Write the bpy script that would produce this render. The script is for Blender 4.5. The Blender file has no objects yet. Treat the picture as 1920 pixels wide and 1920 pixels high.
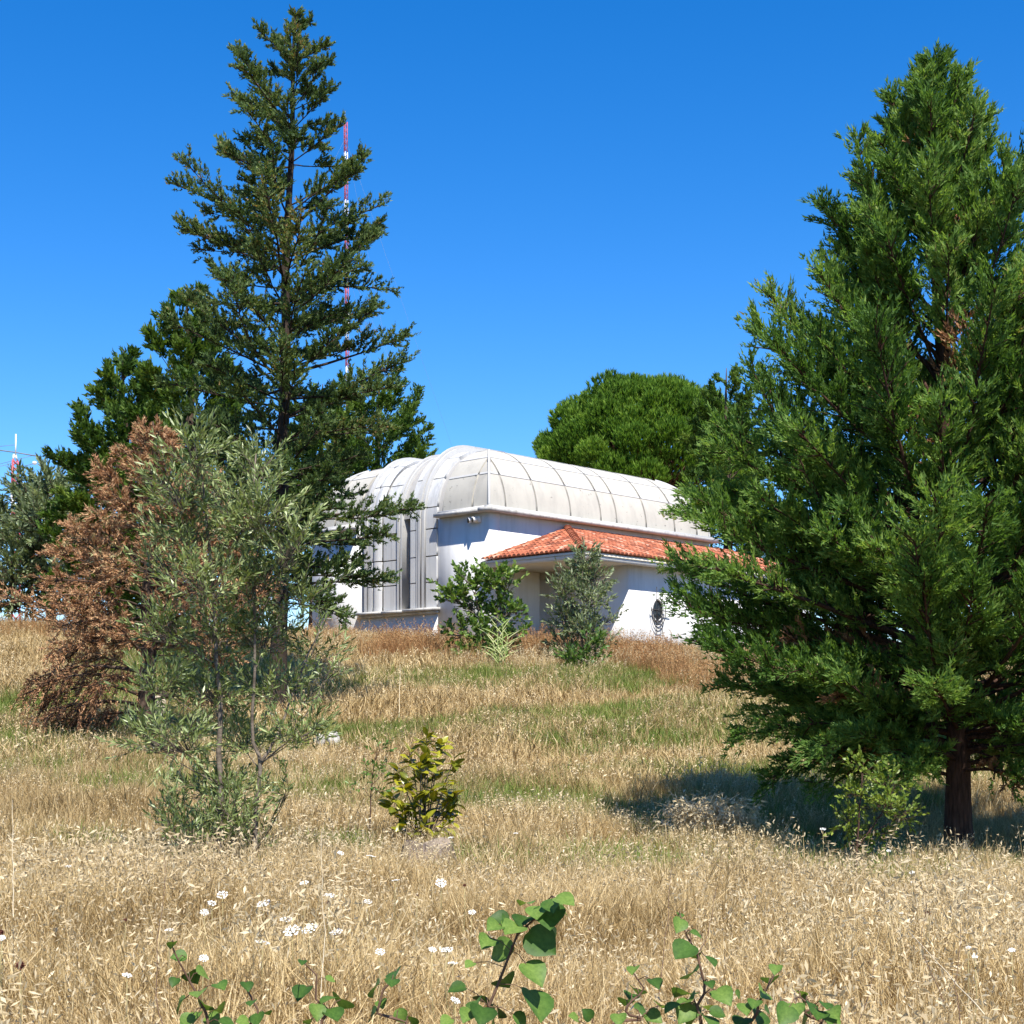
import bpy, math
import numpy as np
from mathutils import Vector, Matrix

SC = bpy.context.scene
COL = SC.collection
R = math.radians
# ------------------------------------------------------------------ camera, sky, sun, exposure
F_PX, CX, HY, CAM_Z = 2800.0, 960.0, 1350.0, 1.6      # focal length, centre and horizon of the 1920 px photo
cam_d = bpy.data.cameras.new('camera')
cam = bpy.data.objects.new('camera', cam_d); COL.objects.link(cam)
cam.location = (0, 0, CAM_Z); cam.rotation_euler = (R(90), 0, 0)
cam_d.sensor_width = 36.0; cam_d.lens = 36.0 * F_PX / 1920.0
cam_d.shift_y = (HY - 960.0) / 1920.0
cam_d.clip_start = 0.1; cam_d.clip_end = 9000
SC.camera = cam
SUN = Vector((0.20, -0.62, 1.0)).normalized()
w = bpy.data.worlds.new('World'); SC.world = w; w.use_nodes = True
nt = w.node_tree; nt.nodes.clear()
sky = nt.nodes.new('ShaderNodeTexSky'); sky.sky_type = 'NISHITA'; sky.sun_disc = False
sky.sun_elevation = math.asin(SUN.z); sky.sun_rotation = math.atan2(SUN.x, SUN.y)
sky.altitude = 300; sky.air_density = 0.92; sky.dust_density = 0.0; sky.ozone_density = 4.0
hsv = nt.nodes.new('ShaderNodeHueSaturation'); hsv.inputs['Saturation'].default_value = 1.37; hsv.inputs['Hue'].default_value = 0.507
bg = nt.nodes.new('ShaderNodeBackground'); bg.inputs[1].default_value = 0.108
wo = nt.nodes.new('ShaderNodeOutputWorld')
nt.links.new(sky.outputs[0], hsv.inputs['Color']); nt.links.new(hsv.outputs[0], bg.inputs[0]); nt.links.new(bg.outputs[0], wo.inputs[0])
sl = bpy.data.lights.new('sun', 'SUN'); sl.energy = 4.6; sl.angle = R(0.53); sl.color = (1.0, 0.955, 0.88)
so = bpy.data.objects.new('sun', sl); COL.objects.link(so)
so.rotation_euler = SUN.to_track_quat('Z', 'Y').to_euler()
SC.view_settings.view_transform = 'Standard'; SC.view_settings.look = 'None'
SC.view_settings.exposure = 1.0; SC.view_settings.gamma = 1.0
SC.cycles.max_bounces = 6; SC.cycles.transparent_max_bounces = 4

# ------------------------------------------------------------------ helpers
def PX(px, py, Y):            # a point at distance Y seen at that place of the photo
    return np.array([(px - CX) / F_PX * Y, Y, CAM_Z + (HY - py) / F_PX * Y])

def norm(a):
    return a / np.maximum(np.linalg.norm(a, axis=-1, keepdims=True), 1e-9)

def tag(o, label=None, cat=None, group=None, kind=None):
    if label: o['label'] = label
    if cat: o['category'] = cat
    if group: o['group'] = group
    if kind: o['kind'] = kind
    return o

def empty(name, loc, label, cat, group=None, rz=0):
    o = bpy.data.objects.new(name, None); COL.objects.link(o)
    o.location = tuple(float(c) for c in loc); o.rotation_euler = (0, 0, rz); o.empty_display_size = 0.2
    return tag(o, label, cat, group)

class MB:
    """collects triangles and quads with a tint per vertex"""
    def __init__(s): s.V = []; s.Q = []; s.T = []; s.tint = []; s.n = 0; s.mq = []; s.mt = []
    def add(s, V, F, tint=0.5, mi=0):
        V = np.asarray(V, float).reshape(-1, 3); F = np.asarray(F, int)
        s.V.append(V); t = np.empty(len(V)); t[:] = tint; s.tint.append(t)
        if F.shape[1] == 4: s.Q.append(F + s.n); s.mq.append(np.full(len(F), mi))
        else: s.T.append(F + s.n); s.mt.append(np.full(len(F), mi))
        s.n += len(V)
    def box(s, a, b, tint=0.5):
        x0, y0, z0 = a; x1, y1, z1 = b
        s.add([(x0,y0,z0),(x1,y0,z0),(x1,y1,z0),(x0,y1,z0),(x0,y0,z1),(x1,y0,z1),(x1,y1,z1),(x0,y1,z1)],
              [(0,3,2,1),(4,5,6,7),(0,1,5,4),(1,2,6,5),(2,3,7,6),(3,0,4,7)], tint)
    def tube(s, P, rad, sides=8, tint=0.5, cap=True, mi=0):
        P = np.asarray(P, float); n = len(P); rad = np.broadcast_to(np.asarray(rad, float), (n,))
        T = norm(np.gradient(P, axis=0)); ref = np.array([0.31, 0.87, 0.38])
        if abs((T * ref).sum(1)).max() > 0.95: ref = np.array([0.9, -0.2, 0.3])
        A = norm(np.cross(T, ref)); B = np.cross(T, A)
        th = np.arange(sides) / sides * 2 * np.pi
        V = P[:, None] + rad[:, None, None] * (A[:, None] * np.cos(th)[None, :, None] + B[:, None] * np.sin(th)[None, :, None])
        i, j = np.meshgrid(np.arange(n - 1), np.arange(sides), indexing='ij'); k = (j + 1) % sides
        Fq = np.stack([i * sides + j, i * sides + k, (i + 1) * sides + k, (i + 1) * sides + j], -1).reshape(-1, 4)
        base = s.n; s.add(V, Fq, tint, mi)
        if cap:
            for e, rev in ((0, 1), (n - 1, 0)):
                s.add(P[e][None], np.zeros((0, 3), int), tint)
                c = s.n - 1; idx = base + e * sides + np.arange(sides); nx = base + e * sides + (np.arange(sides) + 1) % sides
                tri = np.stack([np.full(sides, c), nx, idx] if rev else [np.full(sides, c), idx, nx], -1)
                s.T.append(tri); s.mt.append(np.full(sides, mi))
    def mesh(s, name, mats, smooth=False):
        V = np.concatenate(s.V); Q = np.concatenate(s.Q) if s.Q else np.zeros((0, 4), int); T = np.concatenate(s.T) if s.T else np.zeros((0, 3), int)
        me = bpy.data.meshes.new(name)
        me.vertices.add(len(V)); me.vertices.foreach_set('co', V.astype(np.float32).ravel())
        me.loops.add(Q.size + T.size); me.loops.foreach_set('vertex_index', np.concatenate([Q.ravel(), T.ravel()]).astype(np.int32))
        npoly = len(Q) + len(T); me.polygons.add(npoly)
        st = np.concatenate([np.arange(len(Q)) * 4, Q.size + np.arange(len(T)) * 3])
        me.polygons.foreach_set('loop_start', st.astype(np.int32))
        mats = mats if isinstance(mats, (list, tuple)) else [mats]
        for m in mats: me.materials.append(m)
        if len(mats) > 1:
            mi = np.concatenate(s.mq + s.mt) if (s.mq or s.mt) else np.zeros(0)
            mi = np.concatenate([np.concatenate(s.mq) if s.mq else np.zeros(0), np.concatenate(s.mt) if s.mt else np.zeros(0)])
            me.polygons.foreach_set('material_index', mi.astype(np.int32))
        if smooth: me.polygons.foreach_set('use_smooth', np.ones(npoly, bool))
        me.update(calc_edges=True)
        at = me.attributes.new('tint', 'FLOAT', 'POINT'); at.data.foreach_set('value', np.concatenate(s.tint).astype(np.float32))
        return me
    def obj(s, name, mats, parent=None, smooth=False, loc=None):
        o = bpy.data.objects.new(name, s.mesh(name, mats, smooth)); COL.objects.link(o)
        if parent is not None: o.parent = parent
        if loc is not None: o.location = tuple(float(c) for c in loc)
        return o

def link_obj(name, me, parent=None, loc=(0, 0, 0), rot=None, scl=None):
    o = bpy.data.objects.new(name, me); COL.objects.link(o)
    o.location = tuple(float(c) for c in loc)
    if rot is not None: o.rotation_euler = tuple(float(c) for c in rot)
    if scl is not None: o.scale = (scl,) * 3 if np.isscalar(scl) else tuple(float(c) for c in scl)
    if parent is not None: o.parent = parent
    return o

# ------------------------------------------------------------------ materials
def mat_base(name):
    m = bpy.data.materials.new(name); m.use_nodes = True; n = m.node_tree; n.nodes.clear()
    out = n.nodes.new('ShaderNodeOutputMaterial'); return m, n, out

def ramp(n, stops, fac=None):
    r = n.nodes.new('ShaderNodeValToRGB'); e = r.color_ramp.elements
    while len(e) < len(stops): e.new(0.5)
    for i, (p, c) in enumerate(stops):
        e[i].position = p; e[i].color = (*c, 1)
    if fac is not None: n.links.new(fac, r.inputs[0])
    return r.outputs[0]

def noise(n, scale, detail=4, rough=0.55, coord='Object', vec_scale=None):
    tc = n.nodes.new('ShaderNodeTexCoord'); t = n.nodes.new('ShaderNodeTexNoise')
    t.inputs['Scale'].default_value = scale; t.inputs['Detail'].default_value = detail; t.inputs['Roughness'].default_value = rough
    src = tc.outputs[coord] if coord != 'World' else n.nodes.new('ShaderNodeNewGeometry').outputs['Position']
    if vec_scale:
        mp = n.nodes.new('ShaderNodeMapping'); mp.inputs['Scale'].default_value = vec_scale; n.links.new(src, mp.inputs[0]); src = mp.outputs[0]
    n.links.new(src, t.inputs['Vector']); return t.outputs['Fac']

def mixc(n, a, b, fac, mode='MIX'):
    m = n.nodes.new('ShaderNodeMix'); m.data_type = 'RGBA'; m.blend_type = mode
    for sck, v in ((m.inputs[0], fac), (m.inputs[6], a), (m.inputs[7], b)):
        if isinstance(v, (int, float)): sck.default_value = v
        elif isinstance(v, tuple): sck.default_value = (*v, 1)
        else: n.links.new(v, sck)
    return m.outputs[2]

def math_n(n, op, a, b=None, clamp=False):
    m = n.nodes.new('ShaderNodeMath'); m.operation = op; m.use_clamp = clamp
    for sck, v in ((m.inputs[0], a), (m.inputs[1], b)):
        if v is None: continue
        if isinstance(v, (int, float)): sck.default_value = v
        else: n.links.new(v, sck)
    return m.outputs[0]

def leaf_mat(name, stops, transl=0.3, rough=0.5, spec=0.35, tcol=None, inst=False, mottle=0.0):
    m, n, out = mat_base(name)
    at = n.nodes.new('ShaderNodeAttribute'); at.attribute_name = 'tint'
    fac = at.outputs['Fac']
    if inst:
        ai = n.nodes.new('ShaderNodeAttribute'); ai.attribute_type = 'INSTANCER'; ai.attribute_name = 'itint'
        fac = math_n(n, 'ADD', math_n(n, 'MULTIPLY', fac, 0.5), math_n(n, 'MULTIPLY', ai.outputs['Fac'], 0.5))
    c = ramp(n, stops, fac)
    if mottle: c = mixc(n, c, ramp(n, [(.36, (1 - mottle, 1 - mottle * .8, 1 - mottle)), (.62, (1, 1, 1)), (.8, (1.0, .92, .6))], noise(n, 5, 5, .65)), 1.0, 'MULTIPLY')
    b = n.nodes.new('ShaderNodeBsdfPrincipled'); n.links.new(c, b.inputs['Base Color'])
    b.inputs['Roughness'].default_value = rough; b.inputs['Specular IOR Level'].default_value = spec
    if transl > 0:
        t = n.nodes.new('ShaderNodeBsdfTranslucent')
        n.links.new(mixc(n, c, tcol or (1, 1, 0.5), 1.0, 'MULTIPLY'), t.inputs[0])
        mx = n.nodes.new('ShaderNodeMixShader'); mx.inputs[0].default_value = transl
        n.links.new(b.outputs[0], mx.inputs[1]); n.links.new(t.outputs[0], mx.inputs[2]); n.links.new(mx.outputs[0], out.inputs[0])
    else: n.links.new(b.outputs[0], out.inputs[0])
    return m

def solid_mat(name, c0, c1, scale=6, rough=0.7, bump=0.2, bscale=40, spec=0.3, metal=0.0, coord='Object', vs=None, tint=0.0):
    m, n, out = mat_base(name)
    c = ramp(n, [(0.3, c0), (0.72, c1)], noise(n, scale, 5, 0.6, coord, vs))
    if tint > 0:
        at = n.nodes.new('ShaderNodeAttribute'); at.attribute_name = 'tint'
        g = ramp(n, [(0, (1 - tint,) * 3), (1, (1, 1, 1))], at.outputs['Fac']); c = mixc(n, c, g, 1.0, 'MULTIPLY')
    b = n.nodes.new('ShaderNodeBsdfPrincipled'); n.links.new(c, b.inputs['Base Color'])
    b.inputs['Roughness'].default_value = rough; b.inputs['Specular IOR Level'].default_value = spec; b.inputs['Metallic'].default_value = metal
    if bump:
        bp = n.nodes.new('ShaderNodeBump'); bp.inputs['Strength'].default_value = bump; bp.inputs['Distance'].default_value = 0.02
        n.links.new(noise(n, bscale, 4, 0.6, coord, vs), bp.inputs['Height']); n.links.new(bp.outputs[0], b.inputs['Normal'])
    n.links.new(b.outputs[0], out.inputs[0]); return m

def stained_white(name, base, stain, amount, vs=(1, 1, 0.12), scale=5.0, specks=0.0):
    m, n, out = mat_base(name)
    f = ramp(n, [(0.48, (0, 0, 0)), (0.80, (1, 1, 1))], noise(n, scale, 6, 0.65, 'World', vs))
    c = mixc(n, base, stain, math_n(n, 'MULTIPLY', f, amount))
    g = ramp(n, [(0.35, (0.90, 0.90, 0.90)), (0.7, (1, 1, 1))], noise(n, 0.9, 4, 0.6, 'World'))
    c = mixc(n, c, g, 1.0, 'MULTIPLY')
    if specks:
        s2 = ramp(n, [(0.66, (0, 0, 0)), (0.70, (1, 1, 1))], noise(n, 5.5, 3, 0.7, 'World'))
        c = mixc(n, c, (0.16, 0.15, 0.13), math_n(n, 'MULTIPLY', s2, specks))
    b = n.nodes.new('ShaderNodeBsdfPrincipled'); n.links.new(c, b.inputs['Base Color']); b.inputs['Roughness'].default_value = 0.75
    b.inputs['Specular IOR Level'].default_value = 0.25
    bp = n.nodes.new('ShaderNodeBump'); bp.inputs['Strength'].default_value = 0.15; bp.inputs['Distance'].default_value = 0.01
    n.links.new(noise(n, 25, 4, 0.6, 'World'), bp.inputs['Height']); n.links.new(bp.outputs[0], b.inputs['Normal'])
    n.links.new(b.outputs[0], out.inputs[0]); return m

M = {}
M['bark'] = solid_mat('bark', (0.035, 0.022, 0.015), (0.13, 0.09, 0.065), 9, 0.9, 0.9, 22, 0.15, vs=(3, 3, 0.6))
M['bark_dark'] = solid_mat('dark bark', (0.022, 0.016, 0.012), (0.075, 0.055, 0.042), 9, 0.9, 0.9, 22, 0.1, vs=(3, 3, 0.6))
M['bark_red'] = solid_mat('red brown bark', (0.030, 0.017, 0.012), (0.12, 0.065, 0.045), 9, 0.9, 1.0, 20, 0.15, vs=(4, 4, 0.5))
M['bark_grey'] = solid_mat('grey bark', (0.07, 0.055, 0.04), (0.22, 0.18, 0.14), 14, 0.9, 0.6, 30, 0.15)
M['twig_brown'] = solid_mat('dry twig', (0.07, 0.04, 0.025), (0.18, 0.11, 0.075), 14, 0.9, 0.3, 30, 0.1)
M['cypress'] = leaf_mat('bright cypress foliage', [(0.0, (0.038, 0.096, 0.018)), (0.5, (0.138, 0.250, 0.052)), (0.93, (0.30, 0.42, 0.10)), (1.0, (0.34, 0.29, 0.11))], 0.5, 0.6, 0.2)
M['cedar'] = leaf_mat('dull conifer foliage', [(0.0, (0.034, 0.062, 0.022)), (0.5, (0.095, 0.155, 0.050)), (0.90, (0.20, 0.245, 0.080)), (1.0, (0.30, 0.20, 0.085))], 0.4, 0.6, 0.2)
M['dark_con'] = leaf_mat('dark conifer foliage', [(0.0, (0.020, 0.050, 0.010)), (0.5, (0.072, 0.140, 0.020)), (1.0, (0.17, 0.24, 0.040))], 0.35, 0.6, 0.2)
M['dead'] = leaf_mat('dead rust foliage', [(0.0, (0.14, 0.070, 0.040)), (0.5, (0.36, 0.19, 0.095)), (0.9, (0.58, 0.37, 0.20)), (1.0, (0.33, 0.31, 0.15))], 0.15, 0.8, 0.1, (1, 0.8, 0.6))
M['pine'] = leaf_mat('pine needles', [(0.0, (0.025, 0.065, 0.010)), (0.5, (0.115, 0.225, 0.024)), (1.0, (0.27, 0.40, 0.055))], 0.4, 0.6, 0.2)
M['olive'] = leaf_mat('olive leaves', [(0.0, (0.065, 0.090, 0.028)), (0.45, (0.19, 0.25, 0.075)), (1.0, (0.48, 0.53, 0.24))], 0.32, 0.4, 0.5)
M['silver'] = leaf_mat('silver green leaves', [(0.0, (0.06, 0.09, 0.038)), (0.5, (0.20, 0.255, 0.12)), (1.0, (0.44, 0.49, 0.29))], 0.35, 0.5, 0.4)
M['broad'] = leaf_mat('green broad leaves', [(0.0, (0.04, 0.09, 0.018)), (0.5, (0.10, 0.19, 0.03)), (1.0, (0.25, 0.34, 0.08))], 0.35, 0.4, 0.45)
M['lightleaf'] = leaf_mat('fresh green leaves', [(0.0, (0.06, 0.12, 0.02)), (0.5, (0.16, 0.27, 0.05)), (1.0, (0.36, 0.46, 0.14))], 0.4, 0.4, 0.4)
M['lime'] = leaf_mat('light green leaves', [(0.0, (0.09, 0.15, 0.02)), (0.5, (0.20, 0.27, 0.035)), (1.0, (0.38, 0.44, 0.08))], 0.4, 0.4, 0.45)
M['yellow'] = leaf_mat('yellow green leaves', [(0.0, (0.075, 0.095, 0.010)), (0.5, (0.22, 0.225, 0.018)), (1.0, (0.44, 0.40, 0.032))], 0.3, 0.3, 0.5, (1, 0.9, 0.3), mottle=.3)
M['vine'] = leaf_mat('round green leaves', [(0.0, (0.030, 0.075, 0.016)), (0.5, (0.085, 0.17, 0.03)), (1.0, (0.21, 0.31, 0.065))], 0.38, 0.5, 0.22, mottle=.4)
M['reed'] = leaf_mat('pale striped leaf', [(0.0, (0.16, 0.24, 0.06)), (0.5, (0.32, 0.40, 0.13)), (1.0, (0.55, 0.56, 0.28))], 0.3)
M['straw'] = leaf_mat('dry straw', [(0.0, (0.14, 0.085, 0.034)), (0.35, (0.39, 0.275, 0.120)), (0.65, (0.60, 0.46, 0.235)), (1.0, (0.78, 0.66, 0.41))], 0.3, 0.6, 0.25, (1, 0.9, 0.65), inst=True)
M['oat'] = leaf_mat('pale oat husk', [(0.0, (0.40, 0.30, 0.16)), (0.5, (0.58, 0.46, 0.27)), (1.0, (0.80, 0.70, 0.48))], 0.3, 0.5, 0.3, (1, 0.92, 0.75), inst=True)
M['green_grass'] = leaf_mat('green grass', [(0.0, (0.07, 0.13, 0.02)), (0.5, (0.19, 0.25, 0.045)), (1.0, (0.38, 0.38, 0.11))], 0.3, 0.55, 0.3, inst=True)
M['rust_weed'] = leaf_mat('rust dry weed', [(0.0, (0.20, 0.09, 0.04)), (0.5, (0.42, 0.24, 0.105)), (1.0, (0.60, 0.42, 0.21))], 0.3, 0.7, 0.15, (1, 0.85, 0.6), inst=True)
M['white_flower'] = leaf_mat('white petals', [(0.0, (0.72, 0.72, 0.66)), (1.0, (0.85, 0.85, 0.82))], 0.25, 0.6, 0.2, (1, 1, 1))
M['brown_seed'] = leaf_mat('brown seed head', [(0.0, (0.06, 0.02, 0.015)), (1.0, (0.20, 0.075, 0.05))], 0.0, 0.8, 0.1)
M['wall'] = stained_white('white painted wall', (0.70, 0.69, 0.67), (0.40, 0.385, 0.36), 0.5, (1, 1, 0.10), 3.0)
M['panel'] = stained_white('cream roof panel', (0.46, 0.432, 0.372), (0.28, 0.265, 0.235), 0.55, (1, 1, 0.30), 2.2, 0.8)
M['band'] = stained_white('white moulded panel', (0.56, 0.555, 0.54), (0.22, 0.22, 0.225), 0.75, (2.2, 2.2, 0.10), 2.6, 0.15)
M['rib'] = stained_white('pale rib', (0.49, 0.48, 0.46), (0.40, 0.39, 0.37), 0.5, (1, 1, 0.5), 6.0, 0.5)
M['joint'] = stained_white('grey joint', (0.30, 0.29, 0.275), (0.22, 0.21, 0.20), 0.6, (1, 1, 0.5), 5.0)
M['eave'] = stained_white('weathered concrete', (0.52, 0.505, 0.475), (0.14, 0.13, 0.12), 0.8, (1, 1, 0.6), 4.0, 0.6)
M['soffit'] = stained_white('cream soffit', (0.72, 0.66, 0.55), (0.5, 0.46, 0.4), 0.2)
M['tile'] = leaf_mat('terracotta', [(0.0, (0.13, 0.048, 0.030)), (0.35, (0.32, 0.098, 0.050)), (0.8, (0.45, 0.155, 0.080)), (1.0, (0.50, 0.29, 0.20))], 0, 0.8, 0.15)
M['dark'] = solid_mat('dark opening', (0.012, 0.012, 0.014), (0.025, 0.025, 0.028), 5, 0.25, 0, spec=0.5)
M['iron'] = solid_mat('black iron', (0.02, 0.02, 0.022), (0.05, 0.045, 0.04), 9, 0.55, 0.1)
M['letters'] = solid_mat('brown lettering', (0.16, 0.085, 0.06), (0.24, 0.14, 0.10), 9, 0.6, 0)
M['lamp_case'] = solid_mat('grey lamp case', (0.62, 0.62, 0.60), (0.72, 0.72, 0.70), 9, 0.5, 0)
M['pane'] = solid_mat('grey window pane', (0.16, 0.19, 0.185), (0.22, 0.25, 0.24), 2, 0.15, 0, spec=0.5)
M['frame'] = solid_mat('grey window frame', (0.20, 0.205, 0.20), (0.28, 0.285, 0.28), 9, 0.5, 0)
M['red_paint'] = solid_mat('red mast paint', (0.42, 0.07, 0.08), (0.52, 0.11, 0.12), 3, 0.5, 0)
M['white_paint'] = solid_mat('white mast paint', (0.74, 0.74, 0.76), (0.82, 0.82, 0.83), 3, 0.5, 0)
M['wire'] = solid_mat('steel wire', (0.12, 0.14, 0.17), (0.18, 0.2, 0.23), 3, 0.5, 0)
M['stump'] = solid_mat('weathered stump', (0.10, 0.07, 0.055), (0.30, 0.24, 0.20), 14, 0.95, 0.8, 30, 0.1, vs=(3, 3, 0.7))
M['stump_top'] = solid_mat('sawn grey wood', (0.17, 0.13, 0.10), (0.30, 0.24, 0.18), 18, 0.9, 0.4, 30, 0.1)
M['stone'] = solid_mat('pale stone', (0.36, 0.33, 0.29), (0.56, 0.53, 0.48), 8, 0.9, 0.8, 25, 0.15)
M['rose_stone'] = solid_mat('beige stone', (0.36, 0.28, 0.20), (0.50, 0.42, 0.33), 8, 0.9, 0.8, 25, 0.15)

# ------------------------------------------------------------------ terrain
_ty = np.arange(-60, 400, 0.5)
_tz = np.interp(_ty, [-60, 5, 13, 18, 21, 26, 30, 35, 40, 45, 49, 56, 64, 90, 140, 400],
                [-1.2, -0.05, 0.0, 0.16, 0.30, 0.72, 1.15, 1.95, 2.85, 3.6, 4.02, 4.35, 4.55, 4.8, 4.9, 4.6])
_k = np.hanning(13); _k /= _k.sum(); _tz = np.convolve(np.pad(_tz, 6, mode='edge'), _k, 'valid')
def gz(X, Y):
    X = np.asarray(X, float); Y = np.asarray(Y, float)
    z = np.interp(Y, _ty, _tz) - 0.028 * np.clip(X, -45, 45) * np.clip(Y / 20, 0, 1)
    z = z - 0.42 * np.exp(-((X - 5.0) / 6.0) ** 2 - ((Y - 19.0) / 6.0) ** 2)
    return z + 0.035 * np.sin(X * 0.9 + Y * 0.35) * np.sin(Y * 0.7 - X * 0.2) + 0.05 * np.sin(X * 0.27 + 1.3) * np.sin(Y * 0.21)

def ground_mat():
    m, n, out = mat_base('dry meadow soil')
    a = ramp(n, [(0.25, (0.16, 0.105, 0.05)), (0.5, (0.30, 0.21, 0.10)), (0.78, (0.42, 0.32, 0.17))], noise(n, 7, 6, 0.7, 'World', (1, 1, 1)))
    g = ramp(n, [(0.50, (0, 0, 0)), (0.68, (1, 1, 1))], noise(n, 0.25, 3, 0.5, 'World'))
    c = mixc(n, a, (0.17, 0.17, 0.055), math_n(n, 'MULTIPLY', g, 0.55))
    b = n.nodes.new('ShaderNodeBsdfPrincipled'); n.links.new(c, b.inputs['Base Color']); b.inputs['Roughness'].default_value = 0.95
    b.inputs['Specular IOR Level'].default_value = 0.1
    bp = n.nodes.new('ShaderNodeBump'); bp.inputs['Strength'].default_value = 1.0; bp.inputs['Distance'].default_value = 0.08
    n.links.new(noise(n, 12, 5, 0.7, 'World'), bp.inputs['Height']); n.links.new(bp.outputs[0], b.inputs['Normal'])
    n.links.new(b.outputs[0], out.inputs[0]); return m

gx = np.unique(np.concatenate([np.linspace(-40, 40, 161), np.linspace(-150, 150, 61), np.array([-4000, -2000, -900, -400, -250, 250, 400, 900, 2000, 4000])]))
gy = np.unique(np.concatenate([np.linspace(-10, 70, 161), np.linspace(-60, 300, 73), np.array([-4000, -2000, -800, -300, -120, 400, 700, 1200, 2500, 5000])]))
XX, YY = np.meshgrid(gx, gy, indexing='ij')
mb = MB(); nx, ny = len(gx), len(gy)
ii, jj = np.meshgrid(np.arange(nx - 1), np.arange(ny - 1), indexing='ij')
mb.add(np.stack([XX, YY, gz(XX, YY)], -1), np.stack([ii * ny + jj, (ii + 1) * ny + jj, (ii + 1) * ny + jj + 1, ii * ny + jj + 1], -1).reshape(-1, 4))
tag(mb.obj('ground', ground_mat(), smooth=True), kind='structure')

# ------------------------------------------------------------------ the white vaulted building (local axes: x along the tiled side, y along the gabled end)
Z0 = 4.0
C0 = PX(917, 1215, 50.0)
BL = empty('vaulted_building', (C0[0], C0[1], Z0), 'long white building with ribbed vaulted roof standing on the hilltop', 'building', rz=R(46))
L, W = 12.3, 9.45
ZE, VA, VB = 4.62, 2.2, 2.42          # eave height, vault run and rise
BV0, BV1 = 2.50, 6.62                 # the projecting moulded bay in the gabled end

mb = MB()
mb.box((0.5, 0.0, -1.2), (L, W, ZE - 0.05)); mb.box((0, 0, -1.2), (0.5, BV0, ZE - 0.05)); mb.box((0, BV1, -1.2), (0.5, W, ZE - 0.05)); mb.box((0.0, BV0, -1.2), (0.5, BV1, 1.36))
mb.obj('wall', M['wall'], BL)
# eave slab, in butted runs
mb = MB(); e = 0.30; ec = 0.34
mb.box((-e, -ec, ZE - 0.045), (L + e, 0.25, ZE + 0.09)); mb.box((-e, 0.25, ZE - 0.045), (0.25, BV0 - 0.08, ZE + 0.09))
mb.box((-e, BV1 + 0.1, ZE - 0.045), (0.25, W - 0.25, ZE + 0.09)); mb.box((-e, W - 0.25, ZE - 0.045), (L + e, W + ec, ZE + 0.09)); mb.box((L - 0.25, 0.25, ZE - 0.045), (L + e, W - 0.25, ZE + 0.09))
mb.obj('eave', M['eave'], BL)
for a, b in (((-0.12, -0.15, ZE + 0.09), (L + 0.12, 0.1, ZE + 0.17)), ((-0.12, 0.1, ZE + 0.09), (0.1, BV0 - 0.1, ZE + 0.17)), ((-0.12, BV1 + 0.12, ZE + 0.09), (0.1, W - 0.1, ZE + 0.17))):
    mb = MB(); mb.box(a, b); mb.obj('flashing', M['rib'], BL)

ZV = ZE + 0.10
def prof(phi, o=0.0):                  # vault profile: run from the edge, height; o = offset outwards
    return VA - (VA + o) * np.cos(phi), ZV + (VB + o) * np.sin(phi)

roof = MB()                            # the continuous shell under panels and ribs
phs = np.radians(np.linspace(0, 90, 19)); dd, zz = prof(phs, -0.06)
rings = [np.array([(d, d, z), (L - d, d, z), (L - d, W - d, z), (d, W - d, z)]) for d, z in zip(dd, zz)]
V = np.concatenate(rings); F = []
for i in range(len(rings) - 1):
    for k in range(4): F.append((i * 4 + k, i * 4 + (k + 1) % 4, (i + 1) * 4 + (k + 1) % 4, (i + 1) * 4 + k))
roof.add(V, F)
t = len(V); mid = np.array([(W / 2, W / 2, zz[-1] + 0.12), (L - W / 2, W / 2, zz[-1] + 0.12)])
roof.add(np.concatenate([rings[-1], mid]), [(0, 1, 5, 4), (2, 3, 4, 5)]); roof.add(np.concatenate([rings[-1], mid]), [(3, 0, 4), (1, 2, 5)])
ROOF = roof.obj('vault_roof', M['joint'], BL)

def patch(mb, G, depth, tint=0.5):     # a grid of points m x n becomes a plate with skirts
    m, n = G.shape[:2]
    du = np.gradient(G, axis=0); dv = np.gradient(G, axis=1); N = norm(np.cross(du, dv))
    c = G.reshape(-1, 3).mean(0); out = c - np.array([L / 2, W / 2, 1.0])
    if (N.reshape(-1, 3).mean(0) * out).sum() < 0: N = -N
    B = G - N * depth
    i, j = np.meshgrid(np.arange(m - 1), np.arange(n - 1), indexing='ij')
    q = np.stack([i * n + j, (i + 1) * n + j, (i + 1) * n + j + 1, i * n + j + 1], -1).reshape(-1, 4)
    mb.add(G, q, tint); o = mb.n - m * n
    edge = [(a, 0) for a in range(m)] + [(m - 1, b) for b in range(1, n)] + [(a, n - 1) for a in range(m - 2, -1, -1)] + [(0, b) for b in range(n - 2, 0, -1)]
    top = np.array([o + a * n + b for a, b in edge]); PT = np.array([G[a, b] for a, b in edge]); PB = np.array([B[a, b] for a, b in edge])
    k = len(edge); ar = np.arange(k); mb.add(np.concatenate([PT, PB]), np.stack([ar, (ar + 1) % k, k + (ar + 1) % k, k + ar], -1), tint)

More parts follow.
